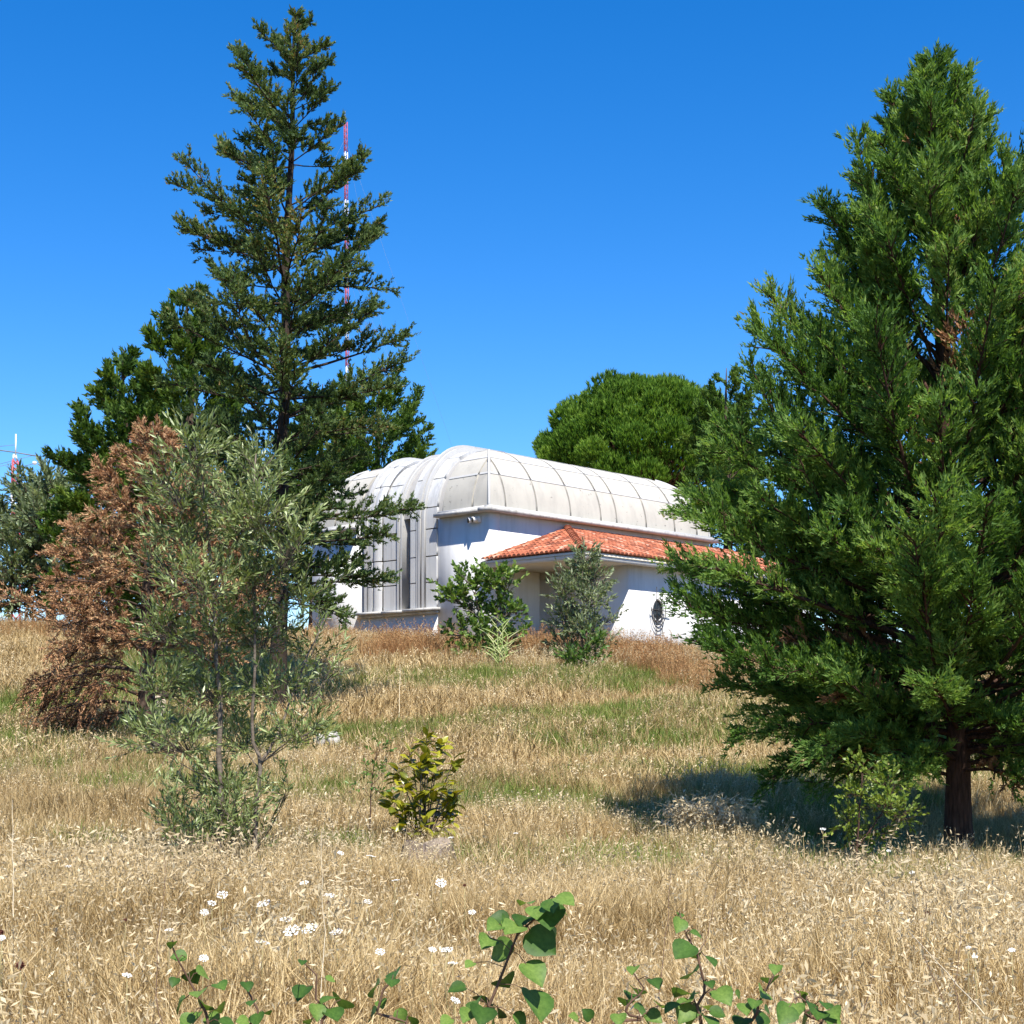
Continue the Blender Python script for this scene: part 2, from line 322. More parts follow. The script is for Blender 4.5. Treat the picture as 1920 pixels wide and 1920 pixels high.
def vault_grid(side, a0, a1, p0, p1, o, nu=2, npn=6, gap=0.0):
    """patch on the long side ('u') or the end ('v'), clipped at the hips"""
    ph = np.radians(np.linspace(p0, p1, npn)); d, z = prof(ph, o); dm, _ = prof(ph, 0.0)
    LEN = L if side == 'u' else W
    lo = np.maximum(a0, np.maximum(dm, 0) + gap); hi = np.minimum(a1, LEN - np.maximum(dm, 0) - gap)
    if (hi - lo).max() < 0.12: return None
    ok = hi - lo > 0.03
    last = np.where(ok)[0].max() + 1
    if last < 2: return None
    lo, hi, d, z = lo[:last], np.maximum(hi, lo + 0.02)[:last], d[:last], z[:last]
    s = np.linspace(0, 1, nu)[:, None]; A = lo[None] * (1 - s) + hi[None] * s
    D = np.broadcast_to(d[None], A.shape); Z = np.broadcast_to(z[None], A.shape)
    return np.stack([A, D, Z], -1) if side == 'u' else np.stack([D, A, Z], -1)

ROWS = [(1.5, 30.5), (31.5, 51.5), (52.5, 74), (75, 89.5)]
RIBS = [0.79, 2.34, 4.1, 5.75, 6.64, 8.36, 10.1, 11.5]
def vault_side(side, spans, ribs):
    for a0, a1 in spans:
        for p0, p1 in ROWS:
            G = vault_grid(side, a0 + 0.05, a1 - 0.05, p0, p1, 0.0, gap=0.05)
            if G is not None:
                m = MB(); patch(m, G, 0.07); m.obj('panel', M['panel'], ROOF, smooth=False)
    for r in ribs:
        G = vault_grid(side, r - 0.055, r + 0.055, 0, 89.5, 0.035, 2, 18)
        if G is not None:
            m = MB(); patch(m, G, 0.1); m.obj('rib', M['rib'], ROOF)
    for p in (31.0, 52.0, 74.5):
        for a0, a1 in spans:
            G = vault_grid(side, a0 + 0.056, a1 - 0.056, p - 0.9, p + 0.9, 0.018, 2, 3, gap=0.06)
            if G is not None:
                m = MB(); patch(m, G, 0.07); m.obj('cross_rib', M['rib'], ROOF)
es = [0.0] + RIBS + [L]
vault_side('u', list(zip(es[:-1], es[1:])), RIBS)
vault_side('v', [(0, 0.8), (0.8, 2.3), (2.3, BV0 - .02), (BV1 + .1, 8.1), (8.1, W)], [0.8, 2.3, 8.1])
# hip ribs at the corners
for (cu, cv, su, sv) in ((0, 0, 1, 1), (L, 0, -1, 1), (0, W, 1, -1)):
    ph = np.radians(np.linspace(0, 72, 20)); d, z = prof(ph, 0.0)
    P = np.stack([cu + su * d, cv + sv * d, z], -1); m = MB(); m.tube(P, 0.05, 6); m.obj('hip_rib', M['rib'], ROOF, smooth=True)
m = MB(); m.box((VA, VA - 0.12, ZV + VB + 0.0), (L - VA, VA + 0.1, ZV + VB + 0.045)); m.obj('ridge_strip', M['rib'], ROOF)

# the moulded bay: strips that rise from the ledge and bend back over the roof
UB = -0.03
def bay_curve(o, z0, z1=None, n=16):
    zc = ZV - 0.1; ph = np.radians(np.linspace(0, 90, n)); a, b = VA + 0.02, VB + 0.13 + o * 1.3
    P = [(UB - o, z0), (UB - o, zc)] + [(UB + a - (a + o) * math.cos(x), zc + (b + o) * math.sin(x)) for x in ph[1:]] + [(UB + a + 1.9, zc + b + o + 0.02)]
    return np.array(P)
BAY = MB()
def strip(mb, v0, v1, o, depth, z0=1.5, nv=2, bulge=0.0):
    P = bay_curve(o, z0); s = np.linspace(0, 1, nv)
    G = np.zeros((nv, len(P), 3)); G[..., 0] = P[None, :, 0]; G[..., 2] = P[None, :, 1]; G[..., 1] = (v0 + (v1 - v0) * s)[:, None]
    if bulge: G[..., 0] -= (bulge * np.sin(np.pi * s) ** 0.6)[:, None] * np.linspace(1, 0.6, len(P))[None]
    patch(mb, G, depth)
strip(BAY, BV0, BV1, -0.36, 0.12)
BAYO = BAY.obj('moulded_bay', M['band'], BL)
def bay_piece(name, v0, v1, o, depth, mat, cuts=None, nv=2, bulge=0.0):
    """one vertical piece, or a column of panels with open joints at the heights given"""
    if cuts is None:
        m = MB(); strip(m, v0, v1, o, depth, 1.5, nv, bulge); m.obj(name, mat, BAYO, smooth=bulge > 0); return
    P = bay_curve(o, 1.5, n=40); seg = np.r_[0, np.cumsum(np.linalg.norm(np.diff(P, axis=0), axis=1))]
    cuts = [0] + list(cuts) + [seg[-1]]
    for a, b in zip(cuts[:-1], cuts[1:]):
        q = np.linspace(a + 0.02, b - 0.02, 7); u = np.interp(q, seg, P[:, 0]); z = np.interp(q, seg, P[:, 1])
        s = np.linspace(0, 1, nv); G = np.zeros((nv, 7, 3)); G[..., 0] = u; G[..., 2] = z; G[..., 1] = (v0 + (v1 - v0) * s)[:, None]
        if bulge: G[..., 0] -= (bulge * np.sin(np.pi * s) ** 0.6)[:, None]
        m = MB(); patch(m, G, depth); m.obj(name, mat, BAYO, smooth=False)
CUT = [0.9, 1.8, 2.75, 3.5, 4.6, 5.7]
bay_piece('panel', 2.52, 3.06, 0.02, 0.35, M['band'], CUT)
bay_piece('moulding', 3.08, 3.20, 0.10, 0.3, M['rib'])
bay_piece('moulding', 3.24, 3.34, 0.14, 0.3, M['rib'])
bay_piece('moulding', 3.38, 3.48, 0.10, 0.3, M['rib'])
bay_piece('panel', 3.50, 3.82, 0.06, 0.40, M['band'], CUT)
bay_piece('moulding', 4.32, 4.40, 0.02, 0.35, M['rib'])
bay_piece('moulding', 4.43, 4.53, 0.06, 0.38, M['rib'])
bay_piece('panel', 4.55, 5.36, -0.03, 0.30, M['band'], CUT)
bay_piece('half_column', 5.38, 5.86, 0.02, 0.36, M['band'], CUT, nv=7, bulge=0.10)
bay_piece('panel', 5.88, 6.12, 0.05, 0.36, M['band'], CUT)
bay_piece('moulding', 6.13, 6.28, 0.10, 0.42, M['rib'])
mb = MB(); mb.box((-0.24, BV0 - 0.12, 1.40), (0.3, 4.1, 1.50)); mb.box((-0.26, 4.1, 1.385), (0.3, 5.2, 1.485)); mb.box((-0.24, 5.2, 1.40), (0.3, BV1 + 0.12, 1.50))
mb.box((-0.12, BV0 - 0.06, 1.30), (-0.001, BV1 + 0.06, 1.385)); mb.obj('ledge', M['eave'], BL)

# porch block with tiled hipped roof
PE, PZ, AZ = -4.55, 2.90, 4.34         # eave line, eave height, top of slope at the main wall
UE = -0.44; RUN = -PE; SL = (AZ - PZ) / RUN; UT = UE + RUN * 0.95
mb = MB(); mb.box((2.48, -4.0, -1.3), (L + 1.2, -0.002, 2.70)); mb.obj('porch_wall', M['wall'], BL)
mb = MB(); mb.box((UE + 0.12, PE + 0.12, 2.701), (L + 1.3, -0.002, 2.76)); mb.obj('porch_soffit', M['soffit'], BL)
mb = MB(); mb.box((UE + 0.10, PE + 0.10, 2.66), (L + 1.3, PE + 0.20, PZ - 0.03)); mb.box((UE + 0.10, PE + 0.20, 2.66), (UE + 0.20, -0.002, PZ - 0.03)); mb.obj('fascia', M['wall'], BL)
mb = MB()
mb.add([(UE + .06, PE + .06, PZ - .03), (L + 1.3, PE + .06, PZ - .03), (L + 1.3, -.003, AZ - .03), (UT, -.003, AZ - .03), (UE + .06, -.003, PZ - .03), (L + 1.3, PE + .06, PZ - .1), (UE + .06, PE + .06, PZ - .1), (UE + .06, -.003, PZ - .1)], [(0, 1, 2, 3), (0, 6, 5, 1), (0, 4, 7, 6)])
mb.add([(UE + .06, PE + .06, PZ - .03), (UT, -.003, AZ - .03), (UE + .06, -.003, PZ - .03)], [(0, 1, 2)])
TR = mb.obj('tiled_roof', M['soffit'], BL)
rg = np.random.default_rng(5)
tb = MB(); pitch, tl = 0.205, 0.36; arc = np.linspace(0, np.pi, 5)
def tile_col(across, along0, along1, mk):
    n = max(0, int(math.ceil((along1 - along0) / tl)))
    for k in range(n):
        a0 = along0 + k * tl; a1 = min(a0 + tl + 0.05, along1 + 0.03)
        if a1 - a0 < 0.08: continue
        w0, w1 = 0.092 + rg.normal(0, 0.003), 0.078; lift = rg.normal(0, 0.004)
        P = []
        for (a, ww, dz) in ((a0, w0, 0.034), (a1, w1, 0.012)):
            for th in arc: P.append(mk(across + ww * math.cos(th) + rg.normal(0, 0.002), a, 0.075 * math.sin(th) + dz + lift))
        tb.add(P, [(i, i + 1, 6 + i, 5 + i) for i in range(4)] , np.clip(rg.normal(0.5, 0.30), 0, 1))
        tb.add([mk(across + w0 * math.cos(th), a0, 0.075 * math.sin(th) * .5 + 0.01 + lift) for th in arc] + P[:5], [(i, 5 + i, 6 + i, i + 1) for i in range(4)], 0.1)
ncol = int((L + 1.6 - UE) / pitch)
for c in range(ncol):
    u = UE + 0.1 + c * pitch
    top = min(0.0, PE + (u - UE) / 0.95)
    tile_col(u, PE, top, lambda a, v, h: (a, v, PZ + (v - PE) * SL + h))
for c in range(int(RUN / pitch)):
    v = PE + 0.1 + c * pitch
    if v > -0.08: break
    tile_col(v, UE, UE + (v - PE) * 0.95, lambda a, u, h: (u, a, PZ + (u - UE) / 0.95 * SL + h))
# valley channels between the barrel tiles
for c in range(ncol + 1):
    u = UE + c * pitch; top = min(0.0, PE + (u - UE) / 0.95)
    if top - PE > 0.1:
        tb.add([(u - .06, PE + .02, PZ + .012), (u + .06, PE + .02, PZ + .012), (u + .06, top, PZ + (top - PE) * SL + .012), (u - .06, top, PZ + (top - PE) * SL + .012)], [(0, 1, 2, 3)], 0.25)
for c in range(int(RUN / pitch) + 1):
    v = PE + c * pitch; uu = UE + (v - PE) * 0.95
    if uu - UE > 0.1 and v < -0.05: tb.add([(UE + .02, v - .06, PZ + .012), (UE + .02, v + .06, PZ + .012), (uu, v + .06, PZ + (uu - UE) / .95 * SL + .012), (uu, v - .06, PZ + (uu - UE) / .95 * SL + .012)], [(0, 1, 2, 3)], 0.25)
tag(tb.obj('roof_tiles', M['tile'], TR), kind='stuff')
# hip ridge tiles, one by one
A, Bp = np.array([UE, PE, PZ + 0.05]), np.array([UT, -0.02, AZ + 0.05]); hl = np.linalg.norm(Bp - A); nh = 14
hb = MB(); th = np.linspace(0, np.pi, 7); 
P0 = [(0.0, 0.135 * math.cos(x), 0.115 * math.sin(x) + 0.03) for x in th]; P1 = [(hl / nh + 0.06, 0.11 * math.cos(x), 0.10 * math.sin(x)) for x in th]
hb.add(P0 + P1, [(i, i + 1, 8 + i, 7 + i) for i in range(6)], 0.6); hb.add([(0, .115 * math.cos(x), .09 * math.sin(x) + .02) for x in th] + P0, [(i, 7 + i, 8 + i, i + 1) for i in range(6)], 0.15)
hme = hb.mesh('ridge_tile', M['tile'], True)
dirv = Vector(Bp - A); rot = dirv.to_track_quat('X', 'Z').to_euler()
for k in range(nh): link_obj('ridge_tile', hme, TR, A + (Bp - A) * k / nh + np.array([0, 0, rg.normal(0, .006)]), rot)

# oval windows with iron grilles (front of the porch block, and its inner face)
def oval_window(parent, org, ax, rods=True):
    """org: centre on the wall (local), ax: 'u' on a wall facing -y, 'v' on a wall facing -x"""
    def m3(a, out, z): return (org[0] + a, org[1] - out, org[2] + z) if ax == 'u' else (org[0] - out, org[1] + a, org[2] + z)
    th = np.linspace(0, 2 * np.pi, 33)[:-1]
    m = MB(); ring = []
    for (s, o) in ((1.16, 0.003), (1.16, 0.06), (1.0, 0.06), (1.0, 0.006)): ring.append([m3(0.27 * s * math.cos(x), o, 0.34 * s * math.sin(x)) for x in th])
    V = np.concatenate(ring); F = [(r * 32 + i, r * 32 + (i + 1) % 32, (r + 1) * 32 + (i + 1) % 32, (r + 1) * 32 + i) for r in range(3) for i in range(32)]
    m.add(V, F); wn = m.obj('oval_window', M['wall'], parent)
    m = MB(); m.add([m3(0.27 * math.cos(x), 0.012, 0.34 * math.sin(x)) for x in th] + [m3(0, 0.012, 0)], [(i, (i + 1) % 32, 32) for i in range(32)]); m.obj('pane', M['dark'], wn)
    if not rods: return
    for s in (-0.14, 0.15):
        m = MB(); m.tube([m3(s, 0.11, -0.80), m3(s, 0.11, 0), m3(s, 0.11, 0.78)], 0.014, 5); m.obj('grille_rod', M['iron'], wn)
    m = MB(); m.tube([m3(-0.45, 0.13, 0.02), m3(0.1, 0.13, 0.0), m3(0.62, 0.13, -0.04)], 0.016, 5); m.tube([m3(-0.45, 0.13, 0.09), m3(-0.45, 0.13, -0.05)], 0.014, 5); m.obj('grille_bar', M['iron'], wn)
    for rx, rz, dz, a0, a1 in ((0.33, 0.44, -0.05, 0, 360), (0.40, 0.56, -0.06, 175, 290), (0.24, 0.24, -0.12, 180, 360), (0.15, 0.16, -0.1, 0, 360)):
        tt = np.radians(np.linspace(a0, a1, 20)); m = MB(); m.tube([m3(rx * math.cos(x), 0.12, dz + rz * math.sin(x)) for x in tt], 0.015, 5); m.obj('grille_ring', M['iron'], wn)
oval_window(BL, (3.95, -4.0, 1.27), 'u')
oval_window(BL, (2.48, -1.45, 1.27), 'v')
# little lettering in two lines on the shaded wall under the porch: too small to read in the photo
mb = MB()
for row, z in enumerate((1.34, 1.20)):
    u = 1.20
    while u < 1.86:
        wd = rg.uniform(0.03, 0.055)
        if rg.random() > 0.14:
            mb.box((u, -0.016, z), (u + 0.012, -0.001, z + 0.075)); mb.box((u + wd - .012, -0.016, z + rg.choice([0, .03])), (u + wd, -0.001, z + 0.075)); mb.box((u + .012, -0.016, z + rg.choice([0., .032, .062])), (u + wd - .012, -0.001, z + 0.075))
        u += wd + 0.016
mb.obj('wall_lettering', M['letters'], BL)
# small window in the far wing
mb = MB(); v0, v1, z0, z1 = 8.3, 8.95, 1.35, 1.95
for a, b, c, d in ((v0, v1, z0, z0 + .05), (v0, v1, z1 - .05, z1), (v0, v0 + .05, z0 + .05, z1 - .05), (v1 - .05, v1, z0 + .05, z1 - .05), ((v0 + v1) / 2 - .02, (v0 + v1) / 2 + .02, z0 + .05, z1 - .05)): mb.box((-0.04, a, c), (-0.002, b, d))
wn = mb.obj('window', M['frame'], BL); mb = MB(); mb.box((-0.012, v0 + .05, z0 + .05), (-0.003, v1 - .05, z1 - .05)); mb.obj('pane', M['pane'], wn)
mb = MB(); mb.box((L + 0.0, -4.06, -0.9), (L + 0.08, -4.001, 2.66)); mb.obj('downpipe', M['frame'], BL)

def world_b(u, v, z):
    c, s = math.cos(R(46)), math.sin(R(46)); return np.array([C0[0] + c * u - s * v, C0[1] + s * u + c * v, Z0 + z])
# twin floodlight under the eave
FL = empty('wall_floodlight', world_b(-0.005, 0.5, 4.36), 'small twin wall floodlight under the eave near the building corner', 'wall lamp', rz=R(46))
mb = MB(); mb.box((-0.09, -0.14, -0.11), (0.0, 0.10, 0.10)); mb.obj('lamp_case', M['lamp_case'], FL)
for y, x in ((0.24, -0.12), (-0.0, -0.16)):
    mb = MB(); mb.tube([(-0.03, y - .03, 0), (x, y, -0.01), (x - 0.1, y + .03, -0.03)], [0.05, 0.085, 0.10], 10); lh = mb.obj('lamp_head', M['lamp_case'], FL)
    mb = MB(); mb.tube([(x - 0.1, y + .03, -0.032), (x - 0.108, y + .033, -0.033)], 0.088, 10); mb.obj('lens', M['dark'], lh)

# ------------------------------------------------------------------ conifers
def rand_unit(rg, n):
    return norm(rg.normal(size=(n, 3)))

def bough_axis(p0, az, e0, e1, ln, rg, n=9, wob=0.06):
    s = np.linspace(0, 1, n); el = np.radians(e0 + (e1 - e0) * s ** 1.3) + np.cumsum(rg.normal(0, wob, n)) * 0.5; a = az + np.cumsum(rg.normal(0, wob, n)) * 0.6
    d = np.stack([np.cos(el) * np.cos(a), np.cos(el) * np.sin(a), np.sin(el)], -1)
    P = np.zeros((n, 3)); P[0] = p0; P[1:] = p0 + np.cumsum(d[:-1], 0) * ln / (n - 1); return P

def spray(mb, P, rg, width, nsec, per, ll, lw, ahead=0.7, side=0.75, up=0.15, droop=0.0, start=0.15, fan=0.55, tip=0.35, tint0=0.5, tvar=0.2, fol_from=0.15, twigs=None, end_t=0.12):
    n = len(P); s = start + (1 - start) * rg.random(nsec) ** 0.85
    x = s * (n - 1); i = np.minimum(x.astype(int), n - 2); f = (x - i)[:, None]
    B = P[i] * (1 - f) + P[i + 1] * f; T = norm(P[i + 1] - P[i])
    S = norm(np.cross(T, np.array([0, 0, 1.0]))); U = np.cross(S, T)
    ang = rg.uniform(-1, 1, nsec) * 1.15 + np.where(rg.random(nsec) < 0.5, 0, np.pi)
    D = norm(T * ahead + (S * np.cos(ang)[:, None] + U * np.sin(ang)[:, None] * 0.8) * side + np.array([0, 0, up]) + rg.normal(0, 0.18, (nsec, 3)))
    l2 = width * (1 - (1 - tip) * s) * rg.uniform(0.5, 1.15, nsec)
    # the axis end itself carries foliage
    D[0] = norm(P[-1] - P[-2]); B[0] = P[-2]; l2[0] = np.linalg.norm(P[-1] - P[-2]) * 1.5
    cnt = np.maximum(4, (per * l2 / width * rg.uniform(.7, 1.2, nsec)).astype(int)); k = np.repeat(np.arange(nsec), cnt); m = len(k)
    q = fol_from + (1 - fol_from) * rg.random(m) ** 0.8
    pos = B[k] + D[k] * (l2[k] * q)[:, None]; pos[:, 2] -= droop * l2[k] * q ** 2
    dr = norm(D[k] * (0.75 + 0.3 * q)[:, None] + rand_unit(rg, m) * fan + np.array([0, 0, up * 0.8]) - np.array([0, 0, droop * 0.9]) * q[:, None])
    pos += rand_unit(rg, m) * (ll * 0.25)
    ln = ll * rg.uniform(0.55, 1.35, m) * (1.1 - 0.35 * q); wn = norm(np.cross(dr, rand_unit(rg, m))) * (lw * rg.uniform(.7, 1.3, m))[:, None]
    V = np.stack([pos - wn, pos + wn, pos + dr * ln[:, None]], 1).reshape(-1, 3)
    tint = tint0 + rg.normal(0, tvar * 0.5, nsec)[k] + rg.normal(0, tvar, m) + end_t * (q - 0.5)
    mb.add(V, np.arange(3 * m).reshape(-1, 3), np.repeat(np.clip(tint, 0, 1), 3))
    if twigs is not None:
        for j in range(0, nsec, twigs[1]):
            c = B[j] + D[j] * l2[j] * 0.5; c[2] -= droop * l2[j] * 0.2; e2 = B[j] + D[j] * l2[j] * 0.85; e2[2] -= droop * l2[j] * 0.72
            twigs[0].tube([B[j], c, e2], [0.012 * max(1, lw / .012), 0.008, 0.004], 3, cap=False)

def trunk_pts(base, top, rg, n=12, wob=0.03):
    s = np.linspace(0, 1, n)[:, None]; P = base * (1 - s) + top * s; P[1:-1, :2] += rg.normal(0, wob, (n - 2, 2)); return P

def conifer(name, label, base, top, r0, boughs, fol, bark, leafm, seed, group=None, cat='tree', flare=1.5):
    rg = np.random.default_rng(seed); base = np.array(base, float); top = np.array(top, float)
    t = empty(name, base, label, cat, group)
    P = trunk_pts(np.zeros(3) - np.array([0, 0, .3]), top - base, rg); s = np.linspace(0, 1, len(P))
    r = r0 * (1 - s) ** 0.85 + 0.015; r[0] *= flare; r[1] *= 1.08
    Pd = np.stack([np.interp(np.linspace(0, 1, 26), s, P[:, i]) for i in range(3)], -1); rd = np.interp(np.linspace(0, 1, 26), s, r)
    m = MB(); m.tube(Pd, rd, 12); m.obj('trunk', bark, t, True)
    for bi, b in enumerate(boughs(rg)):
        f = (b['z'] - base[2]) / (top[2] - base[2]); p0 = np.array([np.interp(f, s, P[:, i]) for i in range(3)])
        A = bough_axis(p0, b['az'], b['e0'], b['e1'], b['len'], rg, 10, b.get('wob', 0.06))
        m = MB(); m.tube(A, np.linspace(max(0.014, b['len'] * b.get('thick', 0.011)), 0.005, len(A)), 6)
        fm = MB(); o = dict(fol); o.update(b.get('fol', {}))
        sc = b['len'] / o.pop('ref', 2.0); o['nsec'] = max(5, int(o['nsec'] * min(sc, 2.0) ** 0.8)); o['width'] = o['width'] * (0.45 + 0.55 * min(sc, 1.5))
        tw = o.pop('tw', 0)
        spray(fm, A, rg, twigs=(m, tw) if tw else None, **o)
        bo = m.obj('bough', bark, t, True); tag(fm.obj('foliage', b.get('mat', leafm), bo), kind='stuff')
    return t

def ground_pt(px, Y):
    x = (px - CX) / F_PX * Y; return np.array([x, Y, float(gz(x, Y))])

def ground_at(px, py, y0=6.0, y1=60.0):
    Y = np.linspace(y0, y1, 3000); X = (px - CX) / F_PX * Y; v = HY - F_PX * (gz(X, Y) - CAM_Z) / Y - py
    k = np.where(v < 0)[0]; Yk = Y[k[0]] if len(k) else y1
    return np.array([(px - CX) / F_PX * Yk, Yk, float(gz((px - CX) / F_PX * Yk, Yk))])

# the big bright cypress near the camera
def right_boughs(rg):
    Y = 19.5; out = []
    ys = np.array([112, 150, 200, 270, 330, 400, 480, 560, 620, 700, 800, 900, 1050, 1180, 1260, 1330, 1420]); rr = np.array([0.08, .28, .62, .98, 1.2, 1.48, 1.75, 2.15, 2.45, 2.75, 3.0, 3.2, 3.4, 3.5, 3.0, 2.3, 1.8])
    n = 245
    for i in range(n):
        f = (i + 0.5) / n; y = 118 + (1410 - 118) * f ** 0.86
        z = CAM_Z + (HY - y) / F_PX * Y; r = np.interp(y, ys, rr) * rg.choice([rg.uniform(0.6, .85), rg.uniform(.85, 1.03), 1.22 if y < 430 else 1.0], p=[.42, .44, .14])
        az = i * 2.39996 + rg.normal(0, 0.25)
        g = (y - 118) / 1290; e0 = np.interp(g, [0, .2, .5, .8, 1], [62, 48, 30, 14, -4]) + rg.normal(0, 6); e1 = e0 + np.interp(g, [0, .5, .85, 1], [8, 14, 16, -6]) + rg.normal(0, 8)
        ln = max(0.35, r / max(0.35, math.cos(math.radians((e0 + e1) / 2)))); ln = min(ln, r * 1.5 + .2)
        dz = ln * math.sin(math.radians((e0 + e1) / 2)); zz = max(1.15 + rg.uniform(-.2, .4), z - dz * 0.8)
        out.append(dict(z=zz, az=az, e0=e0, e1=e1, len=ln, fol=dict(tint0=0.5 + rg.normal(0, 0.17))))
        if i % 26 == 9: out.append(dict(z=zz - .15, az=-1.6 + rg.normal(0, .9), e0=e0, e1=e1 - 25, len=max(.6, ln * .62), mat=M['dead'], fol=dict(tint0=.35, nsec=34)))
    for k, (y, az, ln, e0, e1) in enumerate([(1205, math.pi + .05, 3.7, 14, 22), (1165, math.pi - .15, 3.75, 14, 20), (1125, math.pi + .2, 3.75, 14, 22), (1245, math.pi + .1, 3.75, 12, 14), (1085, math.pi, 3.6, 16, 24), (1045, math.pi - .1, 3.5, 18, 26), (1000, math.pi + .15, 3.4, 20, 28), (1190, math.pi + .38, 3.8, 12, 20), (950, math.pi, 3.2, 22, 30), (1395, math.pi + .1, 2.6, 14, -30), (1420, math.pi - .25, 1.9, 12, -34), (1385, math.pi + .45, 2.7, 16, -22), (1365, math.pi - .5, 2.9, 18, -16), (1345, math.pi + .05, 2.9, 16, -14), (1410, -1.2, 1.9, 10, -34), (1390, -2.2, 2.4, 12, -28), (1400, 0.15, 2.4, 12, -36), (1385, .9, 2.6, 12, -20), (1370, -.5, 2.6, 10, -34)]):
        out.append(dict(z=CAM_Z + (HY - y) / F_PX * Y, az=az, e0=e0, e1=e1, len=ln, thick=0.016, fol=dict(start=0.3, nsec=74, tint0=0.5 + rg.normal(0, .12), droop=.25 if y > 1300 else 0)))
    return out
b = ground_pt(1803, 19.5)
conifer('cypress_tree', 'large bright green cypress with a bare lower trunk, nearest to the camera', b, PX(1742, 112, 19.5), 0.155, right_boughs,
        dict(width=0.74, nsec=86, per=50, ll=0.10, lw=0.0135, ahead=0.72, side=0.68, up=0.26, fan=0.62, start=0.34, tvar=0.14, ref=2.6, tw=4, tip=0.5), M['bark_red'], M['cypress'], 11)

# the tall open conifer left of the building
def tall_boughs(rg):
    Y = 33.0; out = []
    ys = [20, 60, 105, 160, 220, 270, 340, 420, 540, 610, 690, 800, 900, 1020, 1110]
    rl = [.2, .95, .9, 1.65, 1.9, 1.9, 2.5, 2.45, 2.5, 2.55, 2.5, 2.4, 2.2, 1.6, 1.2]; rr_ = [.2, .45, 1.1, .75, 1.3, 1.6, 2.15, 1.9, 2.3, 2.55, 2.4, 2.2, 2.5, 2.2, 1.6]
    n = 150
    for i in range(n):
        f = (i + .5) / n; y = 35 + (1110 - 35) * f ** 0.92
        az = i * 2.39996 + rg.normal(0, .3); c = math.cos(az)
        R_ = np.interp(y, ys, rr_) * (c > 0) * abs(c) + np.interp(y, ys, rl) * (c <= 0) * abs(c) + (1 - abs(c)) * np.interp(y, ys, rl)
        r = R_ * rg.uniform(0.62, 1.12)
        g = (y - 35) / 1075; e0 = np.interp(g, [0, .1, .35, .65, 1], [48, 26, 18, 12, -8]) + rg.normal(0, 9); e1 = np.interp(g, [0, .2, .6, 1], [50, 26, 20, 10]) + rg.normal(0, 12)
        ln = max(.4, r / max(.5, math.cos(math.radians((e0 + e1) / 2)))); z = CAM_Z + (HY - y) / F_PX * Y - ln * math.sin(math.radians((e0 + e1) / 2)) * 0.8
        out.append(dict(z=z, az=az, e0=e0, e1=e1, len=ln, wob=0.08, fol=dict(tint0=0.46 + rg.normal(0, .13))))
    for y, az, ln, e0, e1 in [(770, .15, 3.0, 30, 32), (700, -.1, 2.6, 34, 36), (690, .3, 2.9, 18, 16), (560, .05, 2.6, 40, 44), (430, -.2, 2.4, 42, 42), (960, .05, 3.0, 10, 14), (1010, -.35, 2.7, 6, -2), (1080, -.1, 2.5, 8, -4), (1110, -.6, 1.9, 0, -12), (690, 3.2, 2.6, 38, 42), (500, 3.0, 2.5, 24, 30)]:
        out.append(dict(z=CAM_Z + (HY - y) / F_PX * Y, az=az, e0=e0, e1=e1, len=ln, thick=.014, fol=dict(start=.5, tint0=.5)))
    return out
b = ground_pt(518, 33.0)
conifer('fir_tree', 'tallest tree, an open crowned conifer with visible trunk left of the building', b, PX(552, 14, 33.0), 0.175, tall_boughs,
        dict(width=0.56, nsec=40, per=44, ll=0.10, lw=0.021, ahead=.5, side=.6, up=.34, fan=.8, start=.22, tvar=.18, ref=2.0, tw=3, tip=.6), M['bark_dark'], M['cedar'], 12)

# the dead rust brown cypress
def dead_boughs(rg):
    Y = 27.5; out = []
    ys = [795, 850, 900, 960, 1040, 1100, 1150, 1200, 1260, 1330]; rr = [.18, .52, 1.08, 1.5, 1.95, 2.25, 2.4, 2.35, 2.2, 1.7]
    n = 78
    for i in range(n):
        f = (i + .5) / n; y = 800 + 425 * f; az = i * 2.39996 + rg.normal(0, .3); r = np.interp(y, ys, rr) * rg.uniform(.7, 1.1)
        e0 = np.interp(f, [0, .4, 1], [60, 28, 4]) + rg.normal(0, 8); e1 = e0 + np.interp(f, [0, 1], [0, -18]) + rg.normal(0, 8)
        ln = r / max(.45, math.cos(math.radians((e0 + e1) / 2))); z = CAM_Z + (HY - y) / F_PX * Y - ln * math.sin(math.radians((e0 + e1) / 2)) * .7
        out.append(dict(z=z, az=az, e0=e0, e1=e1, len=ln, fol=dict(tint0=.52 + rg.normal(0, .12))))
    for y, az, ln, e0, e1 in [(1285, 3.1, 2.1, 22, -48), (1300, 2.8, 2.3, 10, -58), (1265, 3.4, 2.2, 20, -42), (1300, 3.7, 1.9, 14, -50), (1240, 3.05, 2.4, 10, -30), (1290, 0.3, 1.5, 10, -20), (1250, 4.4, 1.6, 8, -25), (1310, 3.2, 1.3, 0, -30)]:
        out.append(dict(z=CAM_Z + (HY - y) / F_PX * Y, az=az, e0=e0, e1=e1, len=ln, thick=.02, fol=dict(start=.3, tint0=.36, droop=1.0, nsec=56)))
    return out
b = ground_pt(268, 27.5)
conifer('dead_cypress_tree', 'dead rust brown cypress with drooping dry branches', b, PX(287, 790, 27.5), 0.17, dead_boughs,
        dict(width=0.66, nsec=44, per=46, ll=0.09, lw=0.011, ahead=.6, side=.7, up=.12, fan=.7, droop=.2, start=.28, tvar=.2, ref=2.0, tw=2, tip=.55), M['bark'], M['dead'], 13)

